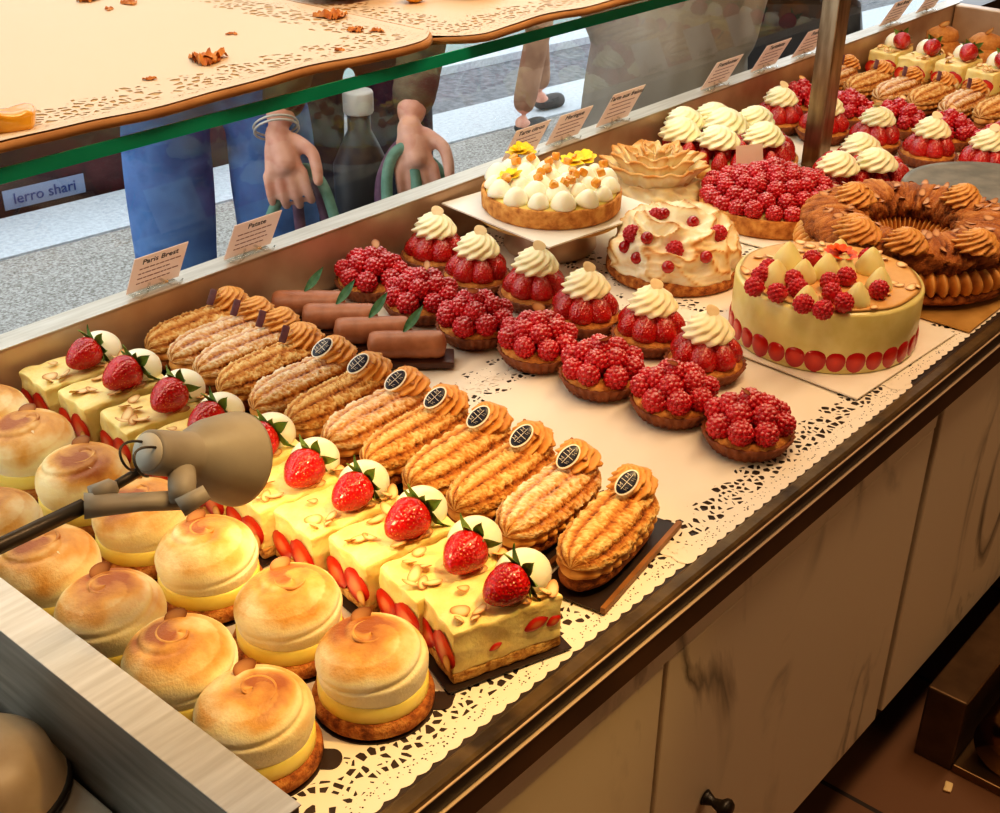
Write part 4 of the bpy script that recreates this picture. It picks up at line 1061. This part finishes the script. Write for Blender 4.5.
for x in (-.008, .008):
    vs = []
    for i in range(16):
        a = PI * i / 15; vs.append((x + .004 * math.sin(a * 2), .012 * math.cos(a) - .006, -.003 - .020 * math.sin(a)))
    g.tube(vs, .0011, 6)
obj('cable_loop', g, m_lampd, sd)
g = G(); g.ball((0, 0, .068), (.02, .02, .024), 2); obj('bulb', g, mat('lit bulb', [(255, 220, 150)], .3, emit=((255, 214, 140), 14)), sd)
k1 = Lp(186, 488); k2 = Lp(186, 470, LD + .005)
g = G(); g.tube([Lp(182, 466, LD + .02) - LB, Lp(182, 484) - LB, Lp(182, 500, LD - .01) - LB], [.011 * LS, .0115 * LS, .010 * LS], 16); obj('swivel_joint', g, m_lampg, t)
g = G(); g.tube([Lp(180, 508, LD - .02) - LB, Lp(207, 492, LD - .02) - LB], [.0085 * LS, .0065 * LS], 10); obj('clamp_lever', g, m_lampg, t)
g = G(); g.tube([Lp(184, 500) - LB, Lp(140, 502) - LB, Lp(104, 505) - LB, Lp(84, 506) - LB], [.010 * LS, .0095 * LS, .011 * LS, .013 * LS], 12, .75); obj('arm_bracket', g, m_lampg, t)
g = G(); g.tube([Lp(88, 502, LD + .01) - LB, Lp(150, 465, LD + .015) - LB], .0042 * LS, 8); obj('tension_rod', g, m_lampd, t)
g = G(); g.tube([Lp(92, 496, LD + .005) - LB, Lp(112, 488, LD + .008) - LB, Lp(118, 486, LD + .008) - LB], [.009 * LS, .0085 * LS, .004 * LS], 10); obj('spring_sleeve', g, m_lampg, t)
el = Lp(-190, 628, .84); g = G(); g.tube([Lp(84, 506) - LB, Lp(0, 546, LD - .015) - LB, el - LB], .0065 * LS, 10); obj('arm', g, m_lampd, t)
g = G(); g.tube([el - LB, (el * .5 + V((LB.x, LB.y, .30)) * .5) - LB, V((0, 0, .30)), V((0, 0, .02))], .007, 10); obj('upright', g, m_lampd, t)
g = G(); g.lathe([(0, 0), (.056, 0), (.062, .004), (.060, .010), (.056, .014), (.052, .030), (.040, .042), (.02, .048), (0, .049)], 48); obj('lamp_base', g, mat('beige enamel', [(168, 146, 116), (190, 168, 138)], .4, scale=20), t)
g = G(); g.lathe([(.060, .006), (.0635, .006), (.0635, .0100), (.060, .0100)], 48); obj('base_rim', g, m_dark, t)
# worktop left of the tray
g = G(); g.box(-.9, X0 - .034, YF - .02, YB, -.10, -.015); tag(obj('side_worktop', g, m_enamel, smooth=False, bevel=.003), 'worn grey white worktop left of the tray side rail', 'worktop')
g = G(); g.box(-.88, X0 - .05, YF, YB - .02, FZ, -.10); tag(obj('side_cabinet', g, m_dark, smooth=False), 'dark cabinet under the worn grey worktop at bottom left', 'cabinet')

# ------------------------------------------------------------------ room
def wall(name, x0, x1, y0, y1, z0, z1, mt): g = G(); g.box(x0, x1, y0, y1, z0, z1); return struct(obj(name, g, mt, smooth=False))
ZC = 1.75; YW = .70
wall('floor', -2.2, 3.6, -2.6, YB + .1, FZ - .05, FZ, m_tile)
wall('ceiling', -2.2, 3.6, -2.6, .8, ZC, ZC + .05, m_ceil)
wall('wall_back', -2.2, 3.6, -2.65, -2.6, FZ, ZC, m_wall)
wall('wall_left', -2.25, -2.2, -2.6, YB + .1, FZ, ZC, m_wall)
wall('wall_right', 3.0, 3.05, -2.6, YB + .1, FZ, ZC, m_wood)
wall('wall_front', -2.2, 3.6, YB + .04, YB + .1, FZ, .03, m_dark)
g = G(); g.box(-2.2, 2.62, YW, YW + .006, .031, ZC); gl = struct(obj('window_1', g, m_glass, smooth=False))
# small metal unit on the floor
fo = at(944, 694, -.52)
t = thing('floor_heater', 'low metal casing with polished drum on the floor by the marble panel', 'floor unit', (1.13, -.12, FZ))
fb = V(t.location)
ux = V((1, 0, 0))
zt = -.535
pA, pB = at(928, 686, zt), at(962, 699, zt)
g = G(); g.box(pA.x, pA.x + .7, pB.y - .01, pA.y, FZ, zt); obj('casing', g.xf(Matrix.Translation(-fb)), mat('dark bronze casing', [(92, 72, 52), (116, 92, 66)], .35, metal=.7, scale=20), t, smooth=False, bevel=.003)
g = G(); yc = pB.y - .075; g.surf(lambda u, v: (pA.x + .02 + .66 * v, yc + .052 * math.cos(2 * PI * u), FZ + .068 + .052 * math.sin(2 * PI * u)), 40, 2, capa=True, capb=True); obj('drum', g.xf(Matrix.Translation(-fb)), mat('polished drum', [(150, 120, 80), (190, 156, 108)], .18, metal=1, scale=9), t)
g = G(); g.box(pA.x, pA.x + .7, yc - .07, pB.y - .01, FZ, FZ + .014); obj('base_plate', g.xf(Matrix.Translation(-fb)), mat('base plate steel', [(140, 112, 78)], .3, metal=.9), t, smooth=False, bevel=.002)
p = at(948, 788, FZ); g = G(); g.rbox(.02, .011, .004, 6, .001, .002); tag(obj('floor_crumb', g, m_almond, loc=(p.x, p.y, FZ), rot=(0, 0, .2)), 'pale crumb lying on the brown floor tiles', 'crumb')

# ------------------------------------------------------------------ street
ZG = -.92
g = G(); k0, k1 = at(0, 260, ZG), at(588, 107, ZG); kt0, kt1 = at(0, 220, ZG), at(590, 79, ZG)
kd = (k1 - k0).normalized(); kn = V((-kd.y, kd.x, 0)); KW = (kt0 - k0).dot(kn)
def qpt(s_, n_): p = k0 + kd * s_ + kn * n_; return (p.x, p.y)
g = G(); g.prism([(-6, YW + .08), (12, YW + .08), qpt(9, -.01), qpt(-7, -.01)], ZG - .2, ZG); struct(obj('ground_pavement', g, m_pave, smooth=False))
g = G(); g.prism([qpt(-7, 0), qpt(9, 0), qpt(9, KW), qpt(-7, KW)], ZG - .2, ZG + .004); struct(obj('trim_kerb', g, m_kerb, smooth=False))
g = G(); g.prism([qpt(-7, KW), qpt(11, KW), qpt(11, 7), qpt(-7, 7)], ZG - .2, ZG - .09); struct(obj('ground_road', g, m_road, smooth=False))
r0 = (at(560, 50, ZG - .09) - k0).dot(kn)
g = G(); g.prism([qpt(-7, r0), qpt(11, r0), qpt(11, r0 + .5), qpt(-7, r0 + .5)], ZG - .1, ZG - .05); struct(obj('trim_far_kerb', g, m_kerb, smooth=False))
g = G(); g.box(-6, 14, 9.5, 9.7, ZG - .2, 5); struct(obj('wall_street', g, m_facade, smooth=False))
# dark box beyond the kerb at far left
bx = k0 + kd * .28 + kn * (KW + .26)
t = thing('roadside_box', 'dark maroon box standing in the road beyond the kerb at far left', 'box', (bx.x, bx.y, ZG - .09), math.atan2(kd.y, kd.x))
g = G(); g.rbox(1.7, .42, .55, 6, 0, .02); obj('body', g, m_maroon, t); g = G(); g.rbox(1.74, .46, .04, 6, 0, .01); obj('lid', g, m_dark, t, loc=(0, 0, .55))
g = G(); g.box(-.15, .15, -.004, 0, 0, .07); o = obj('name_plate', g, m_bluegrey, t, smooth=False, loc=(.06, -.212, .10)); put('lettering', text_mesh('lerro shari', .055, m_inkb, .001), o, (0, -.006, .018), (PI / 2, 0, 0))
# bin
bp2 = at_d(775, 30, 3.75)
t = thing('wheeled_bin', 'dark grey plastic bin on the pavement behind the steel post', 'bin', (bp2.x, bp2.y, ZG), math.atan2(RIGHT.y, RIGHT.x))
g = G(); g.rbox(.40, .40, .86, 10, 0, .05); obj('body', g, m_greyp, t, loc=(0, 0, .05)); g = G(); g.rbox(.44, .44, .07, 8, 0, .03); obj('lid', g, m_greyp, t, loc=(0, 0, .91))
for sx in (-1, 1):
    g = G(); g.surf(lambda u, v: (sx * .15 + .02 * (v - .5), .15 + .06 * math.cos(2 * PI * u), .06 + .06 * math.sin(2 * PI * u)), 20, 1, capa=True, capb=True); obj('wheel', g, m_dark, t)

# ------------------------------------------------------------------ people
def skin_mesh(name, chains, mt, voxel=.008, sub=1):
    """chains: list of (points, radii) - each a tapering limb; fused into one continuous surface"""
    me = bpy.data.meshes.new('tmp'); vs = []; es = []; rs = []; roots = []
    for pts, rad in chains:
        o = len(vs); vs += [tuple(p) for p in pts]; rs += rad; es += [(o + i, o + i + 1) for i in range(len(pts) - 1)]; roots.append(o)
    me.from_pydata(vs, es, []); ob = bpy.data.objects.new('tmp', me); COL.objects.link(ob)
    ob.modifiers.new('k', 'SKIN')
    for i, sv in enumerate(me.skin_vertices[0].data):
        r = rs[i]; sv.radius = r if isinstance(r, tuple) else (r, r); sv.use_root = i in roots
    s_ = ob.modifiers.new('s', 'SUBSURF'); s_.levels = 2; s_.render_levels = 2
    rm = ob.modifiers.new('r', 'REMESH'); rm.mode = 'VOXEL'; rm.voxel_size = voxel
    sm = ob.modifiers.new('m', 'SMOOTH'); sm.iterations = 3; sm.factor = .5
    dg = bpy.context.evaluated_depsgraph_get(); out = bpy.data.meshes.new_from_object(ob.evaluated_get(dg)); out.name = name
    bpy.data.objects.remove(ob); out.materials.clear(); out.materials.append(mt)
    out.polygons.foreach_set('use_smooth', [True] * len(out.polygons)); return out
def hand_chains(W, D, side, thumb):
    """W wrist; D hand direction; side: across the knuckles (from little finger to index); thumb: forward normal of the palm side"""
    D = D.normalized(); side = (side - D * side.dot(D)).normalized(); n = side.cross(D).normalized() * thumb
    ch = [([W - D * .02, W + D * .02, W + D * .055, W + D * .085], [.024, (.026, .03), (.027, .036), (.020, .036)])]
    # palm: three metacarpal ridges so that it is broad and flat
    for s_ in (-.026, -.009, .009, .026): ch.append(([W + side * s_ * .5 + D * .01, W + side * s_ + D * .085], [.014, .0125]))
    for s_, L, r in ((-.032, .060, .0078), (-.011, .074, .0086), (.0105, .080, .0088), (.032, .072, .0086)):
        b = W + side * s_ + D * .086
        p1 = b + (D * .92 + n * .38 + side * s_ * 2.5).normalized() * L * .46; p2 = p1 + (n * .85 + D * .5).normalized() * L * .33; p3 = p2 + (-D * .75 + n * .5).normalized() * L * .27
        ch.append(([b - D * .02, b, p1, p2, p3], [r * 1.15, r * 1.18, r * 1.05, r, r * .8]))
    b = W + side * .030 + D * .022
    t1 = b + (side * .75 + D * .75 - n * .25).normalized() * .040; t2 = t1 + (D * .95 + side * .05 - n * .05).normalized() * .036; t3 = t2 + (D * .95 - side * .12 + n * .1).normalized() * .027
    ch.append(([W + side * .012 + D * .01, b, t1, t2, t3], [.014, .0155, .0125, .0115, .009]))
    return ch, t3, t2
def person(label, foot, fwd, height=1.70, legs=None, tr_mat=m_jeans, top_mat=m_olive, hands=None, coat=None, stride=0, voxel=.009, legk=1.0):
    f = V((fwd[0], fwd[1], 0)).normalized(); l = V((-f.y, f.x, 0)); k = height / 1.70
    base = V(foot)
    t = thing('person', label, 'person', base)
    def P(a, b_, z): return l * a * k + f * b_ * k + V((0, 0, z * k))
    hip = .93; ch = []
    LEG = []
    for s_ in (-1, 1):
        st = stride * s_
        LEG.append([P(s_ * .095, 0, hip), P(s_ * .105, .02 + st * .5, .50), P(s_ * .11, st - .01, .09)])
    body = [([P(0, 0, .95), P(0, .01, 1.10), P(0, .0, 1.28), P(0, -.01, 1.42), P(0, 0, 1.50), P(0, .015, 1.56)], [(.14, .10), (.13, .10), (.155, .11), (.10, .08), .055, .055])]
    body.append(([P(0, .01, 1.55), P(0, .02, 1.61), P(0, .02, 1.68)], [(.06, .07), (.075, .095), (.062, .08)]))
    body.append(([P(0, .10, 1.615), P(0, .125, 1.60)], [.012, .014]))            # nose
    for s_ in (-1, 1): body.append(([P(s_ * .07, .01, 1.63), P(s_ * .082, .005, 1.60)], [.016, .012]))   # ears
    for L in LEG: body.append(([P(0, 0, .95), L[0], L[1], L[2]], [.09, .085, .058, .04])); 
    for L in LEG: body.append(([L[2], L[2] + V((0, 0, -.055 * k)), L[2] + f * .13 + V((0, 0, -.062 * k))], [.035, .035, .028]))
    arms = []; tips = []
    for s_, hd in ((-1, 0), (1, 1)):
        sh_ = P(s_ * .17, -.01, 1.40); h = hands[hd] if hands else None
        if h == 'pocket': W = P(s_ * .13, .07, .88); D = (l * -s_ * .5 + V((0, 0, -1))).normalized(); h = (None, D, l * -s_, 1)
        elif h == 'behind': W = P(s_ * .05, -.17, .98); D = (l * -s_ - f * .1).normalized(); h = (None, D, V((0, 0, 1)), 1)
        elif h: W = V(h[0]) - base; D = h[1]
        else: W = P(s_ * .24, .05, .84); D = V((0, 0, -1)) + f * .1
        e = (sh_ + W) / 2 + l * s_ * .06 - f * .07
        arms.append([sh_, e, W])
        body.append(([P(0, -.01, 1.38), sh_, e, W], [.07, .052, .040, .028]))
        hcs, tip, kn_ = hand_chains(W, D, (h[2] if h else f), (h[3] if h else 1)); body += hcs; tips.append((W, D))
    put('body', skin_mesh('body', body, m_skin, voxel), t)
    tr = [([P(0, 0, 1.02), P(0, 0, .90)], [(.165, .125), (.15, .12)])]
    for L in LEG: tr.append(([P(0, 0, .96), L[0], L[1], L[2]], [.11, .105 * legk, .083 * legk, .075 * legk]))
    put('trousers', skin_mesh('trousers', tr, tr_mat, .011), t)
    jk = [([P(0, 0, .90), P(0, .01, 1.10), P(0, .0, 1.28), P(0, -.01, 1.42), P(0, 0, 1.47)], [(.18, .135), (.165, .125), (.18, .13), (.13, .10), .07])]
    for A in arms:
        e = A[2] - (A[2] - A[1]).normalized() * .02; jk.append(([P(0, -.01, 1.38), A[0], A[1], e], [.09, .075, .058, .043]))
    if coat:
        jk = [([P(0, 0, .22), P(0, 0, .9), P(0, .01, 1.10), P(0, .0, 1.28), P(0, -.01, 1.42), P(0, 0, 1.47)], [(.27, .2), (.24, .18), (.18, .14), (.18, .13), (.13, .10), .07])] + jk[1:]
    put('coat' if coat else 'jacket', skin_mesh('jacket', jk, top_mat, .012), t)
    hr = [([P(0, -.03, 1.58), P(0, -.02, 1.66), P(0, .0, 1.70)], [(.08, .07), (.088, .095), (.07, .08)])]
    put('hair', skin_mesh('hair', hr, m_hair, .012), t)
    for s_ in (-1, 1):
        g = G(); g.ball(P(s_ * .031, .098, 1.625), .012, 2); obj('eye', g, m_plastic, t)
    g = G(); g.tube([P(-.025, .10, 1.565), P(0, .108, 1.563), P(.025, .10, 1.565)], [.004, .007, .004], 8); obj('mouth', g, mat('lips', [(170, 90, 84)], .5), t)
    for L in LEG:
        b = L[2] + V((0, 0, -.055 * k)); g = G()
        put('shoe', skin_mesh('shoe', [([b + V((0, 0, .02)), b + V((0, 0, -.0)), b + f * .15 + V((0, 0, -.005))], [.045, .042, .038])], m_shoe, .01), t)
    return t
tocam = V((-.60, -.80, 0)).normalized(); away = -tocam
# jeans person
la, lb = at_d(170, 215, 2.62), at_d(279, 200, 2.62)
mid_ = (la + lb) / 2; hA = at_d(277, 132, 2.36); hA2 = at_d(60, 80, 2.55)
pa = person('person in blue jeans outside the window, hand with bracelet gripping green and purple handles', (mid_.x, mid_.y, ZG), tocam, 1.72, voxel=.0042, hands=['behind', (hA, (DOWN * .95 + RIGHT * .18), RIGHT, 1)], tr_mat=m_jeans, top_mat=m_olive)
g = G(); ax = (DOWN * .95 + RIGHT * .18).normalized(); a1 = RIGHT.cross(ax).normalized(); a2 = ax.cross(a1)
for off in (-.004, .004):
    g.tube([hA - ax * (.008 + off) + a1 * .034 * math.cos(2 * PI * i / 20) + a2 * .040 * math.sin(2 * PI * i / 20) + ax * .01 * math.cos(2 * PI * i / 20) - V(pa.location) for i in range(21)], .0022, 6)
obj('bracelet', g, m_steel, pa)
# dark clothed person
mb = at_d(352, 150, 2.98); hB = at_d(409, 126, 2.34); hB2 = at_d(300, 60, 2.6)
pb_ = person('person in dark trousers and brown jacket, hand gripping handles beside the citrus tart', (mb.x, mb.y, ZG), tocam, 1.72, voxel=.0042, hands=['behind', (hB, (DOWN * .97 + RIGHT * .16), RIGHT, 1)], tr_mat=m_navycl, top_mat=m_olive)
# passer-by
pf = at(534, 128, ZG)
person('passer-by with bare tan legs walking along the kerb', (pf.x + .05, pf.y + .05, ZG), kd, 1.68, tr_mat=m_tan, top_mat=m_tan, stride=.16, legk=.68)
# taupe coat
mc = at_d(668, 60, 3.0)
person('person in a long taupe coat standing close outside the window', (mc.x, mc.y, ZG), tocam, 1.66, tr_mat=m_taupe, top_mat=m_taupe, coat=True, hands=['pocket', 'pocket'])
# bags
def bag(label, handles, d, w, hgt, dep):
    pts = [[at_d(px, py, d + dd) for px, py in P] for nm, P, dd in handles]
    ends = [p[0] for p in pts] + [p[-1] for p in pts]; c = sum(ends, V()) / len(ends); zt = min(p.z for p in ends) + .01
    t = thing('shopping_bag', label, 'bag', (c.x, c.y, zt - hgt), math.atan2(RIGHT.y, RIGHT.x))
    Mi = (Matrix.Translation(t.location) @ Matrix.Rotation(math.atan2(RIGHT.y, RIGHT.x), 4, 'Z')).inverted()
    g = G(); g.rbox(w, dep, hgt, 10, .008, .03, 2, 8); obj('bag_body', g, m_navycl, t)
    for (nm, P, dd), L in zip(handles, pts):
        q = [Mi @ p for p in L]; fine = []
        for i in range(len(q) - 1):
            p0, p1, p2, p3 = q[max(i - 1, 0)], q[i], q[i + 1], q[min(i + 2, len(q) - 1)]
            for k in range(6):
                f = k / 6; fine.append(.5 * ((2 * p1) + (p2 - p0) * f + (2 * p0 - 5 * p1 + 4 * p2 - p3) * f * f + (3 * p1 - p0 - 3 * p2 + p3) * f ** 3))
        fine.append(q[-1]); g = G(); g.tube(fine, .0105, 10); obj(nm, g, m_hgreen if 'green' in nm else m_hpurp, t)
    return t
bag('dark navy bag hanging from the braceleted hand by green and purple handles', [('green_handle', [(258, 250), (272, 214), (283, 188), (296, 172), (310, 170), (326, 192), (344, 250)], .01), ('purple_handle', [(303, 250), (298, 206), (297, 184), (306, 174), (318, 190), (334, 250)], .045)], 2.36, .20, .30, .13)
bag('dark navy bag hanging from the hand nearest the citrus tart by green and purple handles', [('green_handle', [(388, 215), (387, 178), (393, 156), (406, 148), (414, 166), (419, 215)], -.04), ('purple_handle', [(380, 215), (381, 182), (390, 158), (404, 142), (418, 148), (428, 166), (448, 215)], .0), ('green_handle', [(404, 150), (424, 158), (440, 172), (466, 215)], .03)], 2.36, .21, .30, .13)
# bottle with white cap
pc = at_d(358, 101, 2.46)
t = thing('flask', 'grey flask with a wide white cap, in front of the brown jacket', 'bottle', (pc.x, pc.y, pc.z - .22))
g = G(); g.lathe([(0, 0), (.05, 0), (.053, .01), (.053, .10), (.03, .15), (.022, .165), (.022, .205), (0, .205)], 32); obj('flask_body', g, m_greyp, t)
g = G(); g.lathe([(0, .198), (.027, .198), (.029, .202), (.029, .236), (.027, .24), (0, .24)], 32); obj('cap', g, m_plastic, t)

# ------------------------------------------------------------------ light
w = bpy.data.worlds.new('world'); S.world = w; w.use_nodes = True
bg = w.node_tree.nodes['Background']; bg.inputs['Color'].default_value = (.88, .94, 1.0, 1); bg.inputs['Strength'].default_value = 2.7
def area(name, loc, tgt, sx, sy, power, col):
    l = bpy.data.lights.new(name, 'AREA'); l.shape = 'RECTANGLE'; l.size = sx; l.size_y = sy; l.energy = power; l.color = col
    o = bpy.data.objects.new(name, l); COL.objects.link(o); o.location = loc; o.rotation_euler = (V(tgt) - V(loc)).to_track_quat('-Z', 'Y').to_euler(); return o
area('ceiling_light_near', (.35, -.18, 1.70), (.35, .1, 0), 1.2, .3, 15, (1, .66, .36))
area('ceiling_light_far', (1.6, -.25, 1.70), (1.55, .2, 0), 1.3, .3, 16, (1, .68, .40))
area('shelf_fill', (.45, .50, ZS - .022), (.45, .50, 0), 1.7, .04, 2.6, (1, .82, .62))  # added fill under the shelf, no fixture; lifts the shelf's shadow off the tray
area('shop_side_fill', (1.3, -2.3, 1.25), (1.2, 0, -.2), 1.6, .3, 6, (1, .68, .40))  # added fill without a fixture, brightens the marble front and steel
def spot(name, loc, tgt, e, col, size, blend=.8, r=.03):
    l = bpy.data.lights.new(name, 'SPOT'); l.energy = e; l.color = col; l.spot_size = size; l.spot_blend = blend; l.shadow_soft_size = r
    o = bpy.data.objects.new(name, l); COL.objects.link(o); o.location = loc; o.rotation_euler = (V(tgt) - V(loc)).to_track_quat('-Z', 'Y').to_euler()
spot('front_spot', (.42, -.32, 1.1), (.19, .05, .03), 35, (1, .66, .22), .56)
spot('lamp_spot', cap + axis * .107 * LS, cap + axis * .3 + V((0, 0, -.03)), 1.0, (1, .74, .36), 1.9, .6, .02)
S.view_settings.view_transform = 'Standard'; S.view_settings.look = 'Medium High Contrast'; S.view_settings.exposure = -0.12; S.view_settings.gamma = 1
